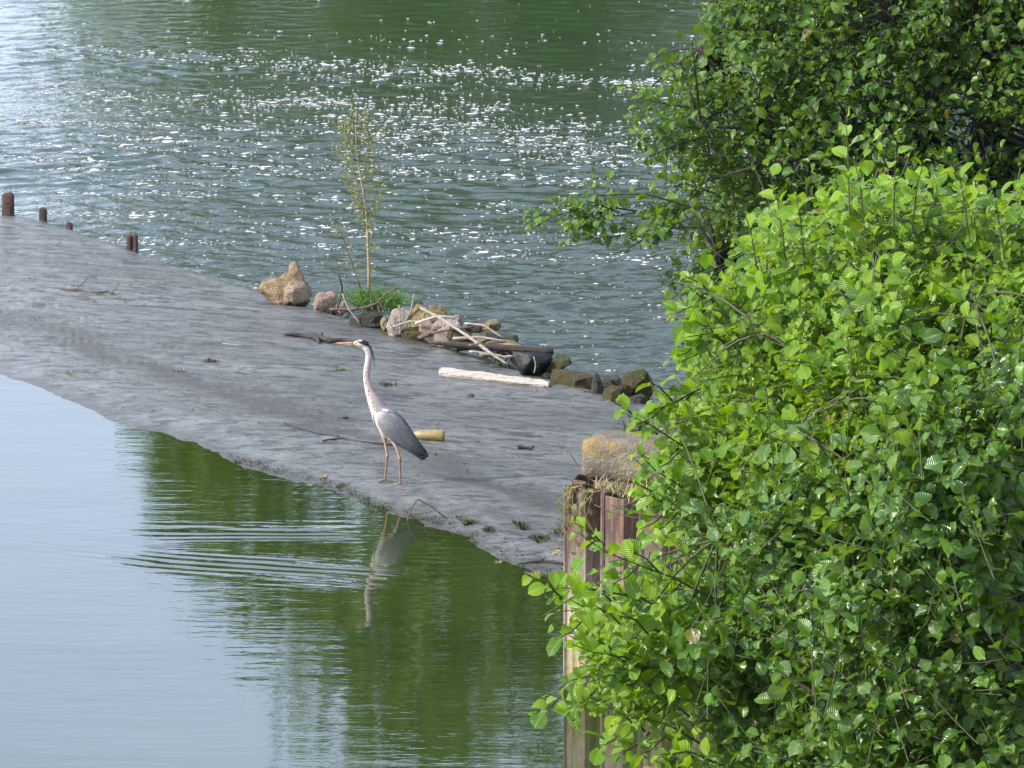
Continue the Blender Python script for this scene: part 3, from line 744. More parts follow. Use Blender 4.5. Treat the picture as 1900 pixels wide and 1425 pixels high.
col = t.mix(t.ramp(t.noise(p, 4.5, 4, 0.6), [(0.54, (0, 0, 0)), (0.66, (0.8,) * 3)]), col, (0.28, 0.17, 0.03))
col = t.mix(t.ramp(vo.outputs['Distance'], [(0.08, (0.5,) * 3), (0.2, (0, 0, 0))]), col, (0.28, 0.25, 0.21))
M['concrete'] = t.set(color=col, rough=0.95, normal=t.bump(t.math('ADD', t.math('ADD', a, t.math('MULTIPLY', b, 0.7)), t.math('MULTIPLY', vo.outputs['Distance'], 0.4)), 1.0, 0.015))
M['straw'] = mat_wood('dry_grass', (0.22, 0.16, 0.07), (0.42, 0.33, 0.17), 1.0, 0.9)
A = at_z(1050, 1281, 0.0)
D1 = np.array([0.72, -0.694, 0]); N1 = np.array([-0.694, -0.72, 0]); D2 = norm(np.array([0.22, 0.97, 0])); N2 = np.array([-0.97, 0.22, 0])
pier = empty('sheet_pile_pier', A); tag(pier, 'rusty corrugated sheet pile pier with a weathered concrete block on top', 'pier')
def pile(o, d, nn, z0, z1):
    prof = [(0.004, 0.0), (0.155, 0.0), (0.195, -0.085), (0.262, -0.085), (0.302, -0.004)]
    th = 0.012; b = MB(); vs = []
    for z in (z0, z1):
        for (s, q) in prof: vs.append(o + d * s + nn * q + [0, 0, z])
        for (s, q) in prof: vs.append(o + d * s + nn * (q - th) + [0, 0, z])
    n = len(prof); fs = []
    for i in range(n - 1):
        fs += [(i, i + 1, 2 * n + i + 1, 2 * n + i), (n + i + 1, n + i, 3 * n + i, 3 * n + i + 1), (2 * n + i, 2 * n + i + 1, 3 * n + i + 1, 3 * n + i)]
    fs += [(0, 2 * n, 3 * n, n), (n - 1, 2 * n - 1, 4 * n - 1, 3 * n - 1)]
    b.add([v - A for v in vs], fs)
    # interlock clutch: a rounded rib where neighbours hook together
    e = o + d * 0.299 + nn * 0.004 - A
    b.tube([e + [0, 0, z0], e + [0, 0, z1 - 0.004]], 0.013, 6)
    ob = b.build('sheet_pile', M['rust'], smooth=False); ob.parent = pier
for i in range(9): pile(A + D1 * 0.305 * i, D1, N1, -1.2, 1.235 + 0.012 * random.uniform(-1, 1) - 0.012 * i)
for i in range(7): pile(A + D2 * (0.305 * (i + 1)) , -D2, N2, -1.2, 1.235 + 0.01 * random.uniform(-1, 1))
b = MB()
fp = [A + D1 * 0.10 - N1 * 0.12 - N2 * 0.03, A + D1 * 2.75 - N1 * 0.12, A + D1 * 2.75 - N1 * 2.5, np.array([4.4, 44.4, 0]), A + D2 * 6.0 - N2 * 0.12, A + D2 * 0.2 - N2 * 0.12]
k = len(fp); vs = [np.array([q[0], q[1], -1.2]) - A for q in fp] + [np.array([q[0], q[1], 1.216]) - A for q in fp]
b.add(vs, [tuple(range(k, 2 * k))] + [(i, (i + 1) % k, k + (i + 1) % k, k + i) for i in range(k)])
o = b.build('earth_fill', M['bank'], smooth=False); o.parent = pier
# cap block
c0 = at_z(1075, 890, 1.21); dc = norm(np.array([0.90, -0.36, 0])); nc_ = np.array([dc[1], -dc[0], 0])  # nc_ points to the camera side
bm = bmesh.new()
Lc, Tc, Hc = 1.5, 0.34, 0.245
nx, ny, nz = 30, 8, 7
def capv(i, j, k):
    s, w, h = i / nx * Lc, j / ny * Tc, k / nz * Hc
    q = c0 + dc * s - nc_ * w + [0, 0, h]
    f = 0.010 * fbm(tuple(q * 6), 4) + 0.006 * mn.noise(Vector(q * 25))
    for ax, (u, m) in enumerate(((s, Lc), (w, Tc), (h, Hc))):
        pass
    cen = np.array([Lc / 2, Tc / 2, Hc / 2]); loc = np.array([s, w, h]) - cen
    edge = sum(abs(abs(l) - c_) < 1e-6 for l, c_ in zip(loc, cen))
    pull = {0: 0, 1: 0, 2: 0.012, 3: 0.022}[edge]
    loc = loc - np.sign(loc) * pull * (np.abs(np.abs(loc) - cen) < 1e-6) + loc / (np.linalg.norm(loc) + 1e-6) * f
    loc += cen
    return c0 + dc * loc[0] - nc_ * loc[1] + np.array([0, 0, loc[2]]) - A
grid = {}
def gv(i, j, k):
    if (i, j, k) not in grid: grid[(i, j, k)] = bm.verts.new(capv(i, j, k))
    return grid[(i, j, k)]
for i in range(nx):
    for j in range(ny):
        for k in (0, nz): bm.faces.new([gv(i, j, k), gv(i + 1, j, k), gv(i + 1, j + 1, k), gv(i, j + 1, k)])
    for k in range(nz):
        for j in (0, ny): bm.faces.new([gv(i, j, k), gv(i + 1, j, k), gv(i + 1, j, k + 1), gv(i, j, k + 1)])
for j in range(ny):
    for k in range(nz):
        for i in (0, nx): bm.faces.new([gv(i, j, k), gv(i, j + 1, k), gv(i, j + 1, k + 1), gv(i, j, k + 1)])
bmesh.ops.recalc_face_normals(bm, faces=bm.faces)
me = bpy.data.meshes.new('concrete_cap'); bm.to_mesh(me); bm.free(); me.materials.append(M['concrete'])
me.polygons.foreach_set('use_smooth', [True] * len(me.polygons))
o = link('concrete_cap', me); o.parent = pier; o['label'] = 'weathered concrete block with orange lichen'
# dry grass on the ledge
def grass(name, label, cat, pts, mat, h=(0.04, 0.10), n=60, spread=0.05, kind=None, group=None, wd=0.004, lean=0.6):
    """blades round each of the given points; one object standing on pts[0]"""
    b = MB(); o0 = np.array(pts[0])
    for _ in range(n):
        q = np.array(pts[random.randrange(len(pts))]) + np.array([random.gauss(0, spread), random.gauss(0, spread), 0])
        hh = random.uniform(*h); dx, dy = random.gauss(0, lean), random.gauss(0, lean); th = random.uniform(0, 3.14)
        sx, sy = wd * math.cos(th), wd * math.sin(th)
        m = q + np.array([dx * hh * 0.35, dy * hh * 0.35, hh * 0.6]); tp = q + np.array([dx * hh, dy * hh, hh])
        s = np.array([sx, sy, 0])
        b.add([q - s - o0, q + s - o0, m + s * 0.8 - o0, m - s * 0.8 - o0, tp - o0], [(0, 1, 2, 3), (3, 2, 4)])
    ob = b.build(name, mat); ob.location = [float(v) for v in o0]
    return tag(ob, label, cat, group, kind)
ledge = [A + D1 * s - N1 * w + np.array([0, 0, 1.215]) for s in np.linspace(0.15, 1.3, 14) for w in (0.12, 0.17)]
grass('dry_grass', 'dry straw coloured grass on the ledge below the concrete block', 'grass', ledge, M['straw'], (0.03, 0.09), 520, 0.04, 'stuff', lean=1.1)
_pp = []
while len(_pp) < 500:
    q = np.array([random.uniform(0.4, 4.2), random.uniform(36.8, 44.2), 1.21])
    if in_poly(q[None, :2], [tuple(v[:2]) for v in fp])[0] and not (-0.4 < (q - c0) @ nc_ < 0.05 and (q - c0) @ dc < 1.6): _pp.append(q)
grass('pier_grass', 'short rough grass covering the earth top of the pier', 'grass', _pp, mat_wood('pier_grass', (0.06, 0.09, 0.02), (0.16, 0.17, 0.05), 1.0, 0.8), (0.05, 0.16), 5000, 0.10, 'stuff', lean=0.8)
M['leaf_vine'] = mat_leaf('vine_leaf', (0.05, 0.08, 0.012), (0.11, 0.13, 0.025), (0.24, 0.18, 0.04), (0.25, 0.25, 0.03), 0.35, 0.5, 0.5)
# creeper hanging down the corner piles
vroot = empty('creeper', A + np.array([0.06, -0.06, 1.215])); tag(vroot, 'yellowing creeper trailing over the corner of the rusty sheet piles', 'plant')
P = Plant()
for k in range(9):
    s = random.uniform(0.0, 0.24); top = A + D1 * s + N1 * 0.02 + np.array([0, 0, 1.24]); dn = random.uniform(0.12, 0.42)
    p1 = top + N1 * 0.05 + np.array([random.gauss(0, 0.03), 0, -dn * 0.4]); p2 = top + N1 * 0.035 + np.array([random.gauss(-0.03, 0.05), 0, -dn])
    P.shoot([top - N1 * 0.06, top, p1, p2], random.randint(5, 9), 0.042, 0.003, up=(-0.7, -0.7, 0.5), droop=0.6)
P.finish(vroot, OVAL, M['leaf_vine'], M['straw'], npick=40)

# ------------------------------------------------------------------ rocks and stones
def rock_mesh(name, dims, seed, mat, lump=0.22, sub=3, flat=0.0):
    bm = bmesh.new(); bmesh.ops.create_icosphere(bm, subdivisions=sub, radius=1.0)
    r = random.Random(seed); planes = [(Vector((r.gauss(0, 1), r.gauss(0, 1), r.gauss(0, 1))).normalized(), r.uniform(0.55, 0.85)) for _ in range(13)]
    for v in bm.verts:
        d = v.co.normalized(); p = d * (1 + lump * mn.fractal(d * 1.6 + Vector((seed * 3.1, 0, 0)), 1.0, 2.0, 4))
        for n, c in planes:
            q = p.dot(n) - c
            if q > 0: p = p - n * q * 0.93
        p = p * (1 + 0.09 * mn.fractal(d * 5 + Vector((seed, 1, 2)), 0.8, 2.0, 3))
        v.co = Vector((p.x * dims[0], p.y * dims[1], p.z * dims[2]))
    me = bpy.data.meshes.new(name); bm.to_mesh(me); bm.free(); me.materials.append(mat)
    me.polygons.foreach_set('use_smooth', [False] * len(me.polygons)); return me
M['rk_buff'] = mat_rock('buff_stone', (0.28, 0.18, 0.09), (0.48, 0.36, 0.21), (0.54, 0.39, 0.30), (0.20, 0.16, 0.04), scale=11, moss_amt=0.42)
M['rk_pink'] = mat_rock('pink_stone', (0.34, 0.22, 0.16), (0.56, 0.42, 0.34), scale=12)
M['rk_yellow'] = mat_rock('ochre_stone', (0.28, 0.21, 0.09), (0.48, 0.38, 0.19), None, (0.18, 0.16, 0.05), scale=11, moss_amt=0.45)
M['rk_pale'] = mat_rock('pale_stone', (0.38, 0.30, 0.24), (0.62, 0.54, 0.46), scale=12)
M['rk_dark'] = mat_rock('dark_wet_stone', (0.025, 0.022, 0.018), (0.085, 0.072, 0.058), None, (0.05, 0.055, 0.015), rough=0.45, scale=10, moss_amt=0.42)
M['rk_moss'] = mat_rock('mossy_stone', (0.09, 0.062, 0.024), (0.21, 0.155, 0.06), (0.13, 0.11, 0.035), (0.10, 0.115, 0.02), rough=0.95, scale=14, moss_amt=0.46, bumpd=0.02)
M['rk_green'] = mat_rock('green_slimy_stone', (0.05, 0.07, 0.02), (0.12, 0.13, 0.06), None, (0.05, 0.09, 0.015), rough=0.6, scale=12)
def rock(name, label, px0, px1, pt, pb, off, mat, cat='stone', tilt=0.0, depth=None, seed=None, sink=0.35, lump=0.22):
    cx = (px0 + px1) / 2; y = edge_y(min(1395, cx)) + off; sc = FPX / (y * CP + 10 * SP)
    w = (px1 - px0) / sc / 2 * 1.10; h = (pb - pt) / sc / 2
    top = at_y(cx, pt, y)[2]; bot = at_y(cx, pb, y)[2]
    bot2 = bot - sink * (top - bot)
    seed = seed or int(px0 * 7 + pt)
    me = rock_mesh(name, (w, depth or max(0.06, 0.7 * w), (top - bot2) / 2 * 1.12), seed, mat, lump)
    o = link(name, me); p = at_y(cx, (pt + pb) / 2, y); o.location = (float(p[0]), float(y), (top + bot2) / 2)
    o.rotation_euler = (0, tilt, 0)
    return tag(o, label, cat)
# the two-lobed boulder
def boulder():
    y = edge_y(530) - 0.12
    b = MB()
    def blob(px, py, rx, ry, rz, seed, rot=0):
        me = rock_mesh('tmp', (rx, ry, rz), seed, M['rk_buff'], 0.18, 3); q = at_y(px, py, y); R = Matrix.Rotation(rot, 3, 'Y')
        b.add([R @ v.co + Vector((q[0], q[1], q[2])) for v in me.vertices], [tuple(p.vertices) for p in me.polygons]); bpy.data.meshes.remove(me)
    blob(520, 541, 0.165, 0.17, 0.12, 3, 0.25); blob(545, 540, 0.155, 0.17, 0.16, 8, 0.3); blob(547, 514, 0.082, 0.10, 0.115, 12, 0.15); blob(499, 534, 0.085, 0.10, 0.06, 5, 0.5); blob(560, 552, 0.10, 0.13, 0.11, 15, 0.5)
    me = b.mesh('boulder', M['rk_buff']); o = link('boulder', me)
    md = o.modifiers.new('r', 'REMESH'); md.mode = 'VOXEL'; md.voxel_size = 0.014
    sm = o.modifiers.new('s', 'SMOOTH'); sm.factor = 0.5; sm.iterations = 4
    dg = bpy.context.evaluated_depsgraph_get(); nm = bpy.data.meshes.new_from_object(o.evaluated_get(dg)); o.modifiers.clear()
    base = at_y(530, 552, y)
    for v in nm.vertices:
        v.co += v.normal * (0.020 * fbm(v.co * 9, 4)); v.co -= Vector(base)
    o.data = nm; nm.polygons.foreach_set('use_smooth', [True] * len(nm.polygons)); o.location = [float(v) for v in base]
    tag(o, 'large buff boulder with a low shoulder and a tall pinkish peak', 'boulder')
boulder()
R_ = rock
R_('stone', 'pinkish stone wedged against the large two-humped boulder', 580, 626, 543, 574, 0.0, M['rk_pink'])
R_('stone', 'small orange stone behind the upright dark stick', 622, 648, 558, 576, 0.15, M['rk_buff'])
R_('stone', 'dark wet stone under the green weed clump', 650, 725, 572, 604, 0.02, M['rk_dark'])
R_('stone', 'small dark brown stone between the weed clump and the upright pale stone', 672, 710, 566, 584, 0.22, M['rk_dark'])
R_('stone', 'upright pale pink stone beside the weed clump', 716, 764, 568, 616, 0.0, M['rk_pale'], tilt=0.2)
R_('stone', 'small yellow stone leaning on the upright pale stone', 704, 722, 586, 606, -0.05, M['rk_yellow'])
R_('stone', 'dark brown stone peeping out behind the weed clump', 760, 788, 556, 578, 0.35, M['rk_dark'])
R_('stone', 'wide ochre mossy stone behind the pale stick', 754, 808, 571, 606, 0.18, M['rk_yellow'])
R_('stone', 'ochre stone standing highest by the end of the long pale stick', 788, 827, 563, 592, 0.3, M['rk_yellow'])
R_('stone', 'pale flat stone under the middle of the long pale stick', 800, 872, 587, 634, 0.12, M['rk_pale'], tilt=0.25)
R_('stone', 'pinkish brown stone partly under the curved dark branch', 776, 816, 592, 624, -0.02, M['rk_pink'], tilt=-0.4)
R_('stone', 'low mossy stone at the foot of the curved dark branch', 738, 790, 608, 630, -0.02, M['rk_moss'])
R_('stone', 'small pink stone showing behind the flat pale stone', 834, 862, 586, 604, 0.45, M['rk_pink'])
R_('stone', 'flat grey brown stone set farthest into the river', 862, 930, 589, 612, 0.75, M['rk_dark'], tilt=-0.12)
R_('stone', 'brown nose of stone beside the flat dark river slab', 896, 930, 590, 610, 0.78, M['rk_yellow'])
R_('stone', 'mossy brown stone crossed by the long pale stick', 826, 888, 606, 644, 0.05, M['rk_moss'])
R_('stone', 'long dark wet slab behind the dark log', 884, 970, 608, 648, 0.45, M['rk_dark'], tilt=0.2)
R_('stone', 'small ochre stone on the dark wet slab', 878, 910, 617, 640, 0.2, M['rk_yellow'])
R_('stone', 'low ochre stone just behind the dark log', 900, 968, 632, 650, 0.18, M['rk_yellow'])
R_('stone', 'flat green slimy stone behind the broken end of the dark log', 1016, 1064, 656, 678, 0.45, M['rk_green'])
R_('stone', 'small brown stone beside the black plastic sheet', 1016, 1048, 670, 692, 0.2, M['rk_moss'])
R_('stone', 'large brown mossy boulder lying at the weir edge', 1012, 1104, 680, 738, 0.0, M['rk_moss'], 'boulder', tilt=0.25)
R_('stone', 'dark rounded stone against the large mossy boulder', 1092, 1124, 692, 736, 0.02, M['rk_dark'])
R_('stone', 'dark mossy stone low between the two mossy humps', 1108, 1158, 696, 720, 0.3, M['rk_dark'])
R_('stone', 'humped ochre mossy stone next to the bush leaves', 1150, 1218, 692, 740, 0.25, M['rk_moss'])
R_('stone', 'long low brown stone sloping down the weir edge', 1112, 1176, 710, 756, -0.04, M['rk_moss'], tilt=0.45)
R_('stone', 'dark pointed stone at the tail of the rubble', 1160, 1206, 728, 760, 0.02, M['rk_dark'], tilt=0.4)
for k in range(46):
    px = random.choice((random.uniform(585, 730), random.uniform(730, 1000), random.uniform(990, 1215))); off = random.uniform(-0.06, 0.45); w = random.uniform(0.018, 0.05)
    ex = at_z(px, np.interp(px, *zip(*Fpx)), EDGE_Z); zb = EDGE_Z - 0.03 - 0.25 * max(0, off) + random.uniform(-0.02, 0.03)
    o = link('rubble_stone', rock_mesh('rubble_stone', (w * random.uniform(0.9, 1.6), w, w * random.uniform(0.6, 0.95)), 900 + k, M[random.choice(('rk_dark', 'rk_moss', 'rk_buff', 'rk_yellow', 'rk_pale', 'rk_pink'))], 0.25, 2))
    o.location = (float(ex[0]) + 0.1 * off, float(ex[1]) + off, zb); o.rotation_euler = (random.uniform(-.5, .5), random.uniform(-.5, .5), random.uniform(0, 3))
    mk = o.data.materials[0].name.split('_')[0]; zone = 'near the weed clump' if px < 730 else ('around the dark log' if px < 1000 else 'by the mossy boulders')
    tag(o, 'small %s rubble stone at the weir edge %s' % (mk, zone), 'stone', 'small %s stones %s' % (mk, zone))
for (px, py, w, h, lab) in ((872, 730, 20, 13, 'black pebble on the apron below the pale driftwood plank'), (808, 841, 9, 8, 'small dark pebble on the apron under the green bottle'), (861, 858, 7, 5, 'tiny dark pebble on the apron right of the bottle'), (790, 838, 5, 4, 'tiny brown pebble by the tail of the heron')):
    q = on_apron(px, py + h / 2); sc = 277.0
    o = link('pebble', rock_mesh('pebble', (w / sc / 2, w / sc / 2.2, h / sc / 1.6), int(px), M['rk_dark'], 0.2, 2)); o.location = [float(v) for v in q]; tag(o, lab, 'pebble')

# ------------------------------------------------------------------ driftwood, sticks, branches
M['w_dark'] = mat_wood('wet_dark_wood', (0.018, 0.012, 0.009), (0.055, 0.036, 0.028), 1.0, 0.6)
M['w_brown'] = mat_wood('brown_wood', (0.07, 0.042, 0.030), (0.17, 0.11, 0.08), 1.0, 0.8)
M['w_pale'] = mat_wood('bleached_wood', (0.30, 0.25, 0.20), (0.56, 0.50, 0.43), 1.0, 0.8)
M['w_grey'] = mat_wood('grey_dead_wood', (0.20, 0.17, 0.14), (0.42, 0.37, 0.32), 1.0, 0.85)
def stick(name, label, cat, chains, mat, group=None, seg=7, jit=0.12):
    """chains: list of (list of 3d points, radii)"""
    o0 = np.array(chains[0][0][0]); b = MB()
    for pts, rad in chains:
        pts = [np.array(p) - o0 for p in pts]
        fine = []; fr = []
        for i in range(len(pts) - 1):
            for k in range(4):
                f = k / 4; fine.append(pts[i] * (1 - f) + pts[i + 1] * f); fr.append(rad[i] * (1 - f) + rad[i + 1] * f)
        fine.append(pts[-1]); fr.append(rad[-1])
        fr = [r * random.uniform(1 - jit, 1 + jit) for r in fr]
        b.tube(fine, fr, seg, jitter=jit)
    o = b.build(name, mat); o.location = [float(v) for v in o0]
    return tag(o, label, cat, group)
def apz(pix, lift=0.0): return [on_apron(a, b) + np.array([0, 0, lift]) for a, b in pix]
stick('log', 'knobbly dark branch lying on the apron behind the heron bill', 'branch', [(apz([(527, 623), (560, 625), (592, 630), (610, 635), (640, 636), (662, 641)], 0.014), [0.010, 0.020, 0.026, 0.021, 0.024, 0.010]), (apz([(588, 630), (592, 640)], 0.012), [0.02, 0.006]), (apz([(596, 629), (598, 624)], 0.03), [0.014, 0.006])], M['w_dark'])
ly = edge_y(900) + 0.02
def P3(pix, y): return [at_y(a, b, y) for a, b in pix]
stick('log', 'straight dark log jutting from the rubble over the black plastic', 'log', [(P3([(800, 636), (850, 640), (905, 644), (960, 648), (1027, 653)], edge_y(900) - 0.15), [0.010, 0.024, 0.028, 0.028, 0.025])], M['w_dark'], jit=0.07, seg=9)
stick('branch', 'long straight pale stick slanting down from the ochre stones', 'stick', [([at_y(780, 571, ly + 0.15), at_y(820, 592, ly), at_y(870, 625, ly - 0.2), at_y(910, 655, ly - 0.3), at_y(942, 676, ly - 0.35)], [0.008, 0.010, 0.012, 0.012, 0.009]), ([at_y(888, 637, ly - 0.25), at_y(870, 641, ly - 0.3)], [0.008, 0.004]), ([at_y(918, 658, ly - 0.3), at_y(890, 657, ly - 0.32)], [0.009, 0.006])], M['w_grey'])
stick('branch', 'curved brown branch over the low mossy stones', 'branch', [(P3([(776, 628), (795, 620), (808, 610), (828, 604)], edge_y(800) - 0.12), [0.016, 0.022, 0.018, 0.014])], M['w_brown'])
ey = edge_y(680) - 0.10
for k, (x0, y0, x1, y1, off, r, mt, lab) in enumerate(((730, 606, 792, 596, -0.10, 0.008, 'w_grey', 'pale crooked stick lying over the ochre stones'), (770, 600, 850, 588, 0.0, 0.009, 'w_pale', 'bleached stick lying flat across the pale stone'), (800, 618, 880, 606, -0.1, 0.010, 'w_brown', 'brown stick lying across the mossy stones'), (840, 628, 940, 634, -0.1, 0.011, 'w_grey', 'grey stick just above the dark log'),
        (862, 600, 935, 628, 0.15, 0.009, 'w_pale', 'thin bleached stick on the dark wet slab'), (870, 652, 945, 664, -0.12, 0.008, 'w_pale', 'short pale stick under the dark log'), (1060, 735, 1115, 728, -0.12, 0.006, 'w_brown', 'brown twig at the foot of the large mossy boulder'), (815, 612, 838, 640, -0.12, 0.007, 'w_grey', 'short grey stick leaning on the dark log'))):
    yk = edge_y((x0 + x1) / 2) + off; pm = at_y((x0 + x1) / 2, (y0 + y1) / 2 - 4, yk)
    stick('stick', lab, 'stick', [([at_y(x0, y0, yk), pm + rng.normal(0, 0.012, 3), at_y(x1, y1, yk)], [r, r * 1.1, r * 0.6])], M[mt])
stick('branch', 'reddish branch arching across the front of the weed clump', 'branch', [(P3([(612, 574), (650, 575), (678, 570), (700, 563)], ey), [0.012, 0.013, 0.012, 0.010]), (P3([(700, 563), (714, 546), (735, 534)], ey), [0.009, 0.006, 0.004]), (P3([(700, 563), (705, 580), (704, 600)], ey), [0.008, 0.008, 0.007])], M['w_brown'])
stick('stick', 'dark upright stick standing left of the weed clump', 'stick', [(P3([(628, 508), (634, 530), (634, 545), (626, 572)], ey + 0.1), [0.006, 0.008, 0.009, 0.008])], M['w_dark'])
stick('stick', 'pale brown stick leaning against the upright dark stick', 'stick', [(P3([(635, 545), (648, 575), (668, 600)], ey - 0.05), [0.006, 0.009, 0.007])], M['w_grey'])
e2 = edge_y(740) - 0.12
stick('stick', 'thin upright pale stick in front of the upright pale stone', 'stick', [(P3([(741, 566), (742, 600), (743, 618)], e2), [0.005, 0.006, 0.005])], M['w_grey'])
stick('stick', 'thin pale stick slanting beside the upright pale stone', 'stick', [(P3([(768, 545), (763, 575), (748, 602)], e2), [0.005, 0.006, 0.005])], M['w_grey'])
stick('stick', 'short pale twig under the yellow stone', 'stick', [(P3([(722, 596), (732, 616)], e2), [0.005, 0.004])], M['w_grey'])
stick('twig', 'thin dark branch on the apron behind the heron legs', 'branch', [(apz([(527, 786), (550, 795), (590, 806), (630, 812)], 0.008), [0.005, 0.007, 0.006, 0.005]), (apz([(598, 820), (635, 816), (670, 823), (735, 828)], 0.010), [0.005, 0.009, 0.009, 0.007])], M['w_dark'])
f0 = on_apron(757, 966); f1 = on_apron(832, 966); yb = f0[1]
stick('twig', 'thin bent twig arching out of the water near the heron feet', 'twig', [([at_y(755, 972, yb), at_y(760, 948, yb), at_y(775, 926, yb), at_y(800, 940, yb), at_y(832, 964, yb)], [0.005, 0.005, 0.006, 0.006, 0.004]), ([at_y(757, 957, yb), at_y(780, 953, yb), at_y(802, 949, yb)], [0.0035, 0.0035, 0.003])], M['w_brown'])
stick('stick', 'crooked dark stick on the mud beside the sheet pile pier', 'stick', [(apz([(960, 1050), (985, 1046), (1010, 1044), (1035, 1047), (1062, 1050)], 0.012), [0.004, 0.009, 0.010, 0.009, 0.007]), (apz([(1005, 1045), (1012, 1040)], 0.02), [0.006, 0.003])], M['w_dark'])
q = on_apron(160, 545)
stick('twig', 'dry forked twig lying alone on the upper apron', 'twig', [(apz([(111, 537), (130, 540), (152, 541), (175, 545), (190, 543)], 0.008), [0.008, 0.008, 0.006, 0.005, 0.004]), ([on_apron(138, 540), at_y(150, 528, on_apron(138, 540)[1]), at_y(162, 518, on_apron(138, 540)[1])], [0.006, 0.004, 0.003]), (apz([(178, 546), (200, 543), (212, 547)], 0.01), [0.006, 0.006, 0.005]), ([on_apron(205, 546), at_y(215, 537, on_apron(205, 546)[1]), at_y(222, 524, on_apron(205, 546)[1])], [0.004, 0.003, 0.002])], M['w_brown'])
yy = on_apron(411, 638)[1]
stick('twig', 'small pale upturned twig on the middle of the apron', 'twig', [([at_y(409, 618, yy), at_y(409, 630, yy), at_y(413, 637, yy), at_y(430, 639, yy - 0.02), at_y(452, 641, yy - 0.04)], [0.004, 0.006, 0.006, 0.004, 0.003])], M['w_grey'])
stick('twig', 'short pale twig poking up beside the twin rusty stumps', 'twig', [(P3([(217, 456), (223, 445), (229, 437)], edge_y(222) + 0.05), [0.006, 0.007, 0.006])], M['w_grey'])
# bleached plank of driftwood
def plank():
    a = on_apron(816, 695); b_ = on_apron(1018, 716); d = b_ - a; L = np.linalg.norm(d); d = d / L; s = norm(np.cross([0, 0, 1], d)); up = np.cross(d, s)
    n = 26; V = []; prof = [(-0.045, 0.0), (-0.05, 0.022), (-0.03, 0.05), (0.0, 0.046), (0.035, 0.05), (0.05, 0.03), (0.045, 0.0)]
    b = MB()
    for i in range(n + 1):
        f = i / n
        wd = 1.0 if f < 0.85 else 1.0 - 0.9 * (f - 0.85)
        for (u, v) in prof:
            k = 0.010 * mn.noise(Vector((f * 7, u * 60, v * 60))) + 0.006 * mn.noise(Vector((f * 25, u * 40, 3)))
            V.append(d * (L * f + 0.015 * mn.noise(Vector((u * 80, v * 80, i))) * (i in (0, n))) + s * (u * wd + k) + up * (v * (1.05 - 0.45 * f * f) + k * 0.8 * (v > 0)))
    m = len(prof); F = [(i * m + j, i * m + j + 1, (i + 1) * m + j + 1, (i + 1) * m + j) for i in range(n) for j in range(m - 1)] + [tuple(range(m)), tuple(range((n + 1) * m - 1, n * m - 1, -1))]
    F += [(i * m, (i + 1) * m, (i + 1) * m + m - 1, i * m + m - 1) for i in range(n)]
    b.add(V, F); o = b.build('driftwood_plank', M['w_pale'], smooth=False); o.location = [float(v) for v in a + [0, 0, -0.004]]
    bm = bmesh.new(); bm.from_mesh(o.data); bmesh.ops.recalc_face_normals(bm, faces=bm.faces); bm.to_mesh(o.data); bm.free()
    tag(o, 'bleached pale driftwood plank lying on the apron by the rubble', 'driftwood')
plank()
# black plastic draped below the log
t = NT('black_plastic'); M['black'] = t.set(color=(0.004, 0.004, 0.005), rough=0.6, normal=t.bump(t.noise(t.obj(), 9, 4), 0.8, 0.05))
def plastic():
    y = edge_y(985) + 0.0; o0 = at_y(985, 690, y)
    b = MB(); n, m = 22, 14; V = []
    for i in range(n + 1):
        f = i / n; px = 948 + 74 * f
        topy = 652 + 3 * f; boty = 700 - 34 * max(0, 0.35 - f) / 0.35 - 12 * max(0, f - 0.75) / 0.25
        for j in range(m + 1):
            g = j / m
            yy = y - 0.06 - 0.13 * math.sin(math.pi * (0.15 + 0.75 * g)) * math.sin(math.pi * min(1, max(0.02, f))) - 0.03 * math.sin(f * 17 + g * 3) * g
            V.append(at_y(px + (3 * math.sin(g * 5)), topy + (boty - topy) * g, yy) - o0)
    F = [(i * (m + 1) + j, i * (m + 1) + j + 1, (i + 1) * (m + 1) + j + 1, (i + 1) * (m + 1) + j) for i in range(n) for j in range(m)]
    b.add(V, F); r = empty('plastic_sheet', o0); tag(r, 'black plastic sheet bulging under the end of the dark log', 'plastic')
    ob = b.build('sheet', M['black']); ob.parent = r
    md = ob.modifiers.new('t', 'SOLIDIFY'); md.thickness = 0.006
    s = MB(); s.tube([at_y(990 + 3 * math.sin(q * 3.0) * 1.2, 662 + 30 * q, y - 0.205) - o0 for q in np.linspace(0, 1, 8)], 0.004, 5)
    tt = NT('pale_cord'); ob = s.build('cord', tt.set(color=(0.30, 0.36, 0.25), rough=0.7)); ob.parent = r
plastic()

# ------------------------------------------------------------------ stumps along the far edge
M['stump'] = mat_rock('rusty_stump', (0.075, 0.035, 0.026), (0.19, 0.105, 0.08), None, (0.035, 0.04, 0.015), rough=0.75, scale=16, moss_amt=0.40)
def stump(label, px0, px1, pt, pb, off=0.15, twin=False):
    cx = (px0 + px1) / 2; y = edge_y(cx) + off; sc = FPX / (y * CP + 10 * SP); w = (px1 - px0) / sc / 2
    o0 = at_y(cx, pb, y); b = MB()
    top = at_y(cx, pt, y)[2] - o0[2]
    parts = [(-0.5 * w, 0.52 * w, 0.93), (0.48 * w, 0.55 * w, 1.0)] if twin else [(0, w, 1.0)]
    for dx, r, hf in parts:
        n = 9; pts = [(dx + 0.006 * mn.noise(Vector((i, cx, 0))), 0, -1.05 + (top * hf + 1.05) * i / n) for i in range(n + 1)]
        rad = [r * (1.0 - 0.12 * (i / n) + 0.08 * mn.noise(Vector((i * 1.7, cx, 3)))) for i in range(n + 1)]
        pts.append((dx, 0, top * hf + 0.02)); rad.append(r * 0.55)
        b.tube(pts, rad, 10, jitter=0.10)
    o = b.build('post_stump', M['stump']); o.location = [float(v) for v in o0]; tag(o, label, 'post', 'old posts along the weir edge')
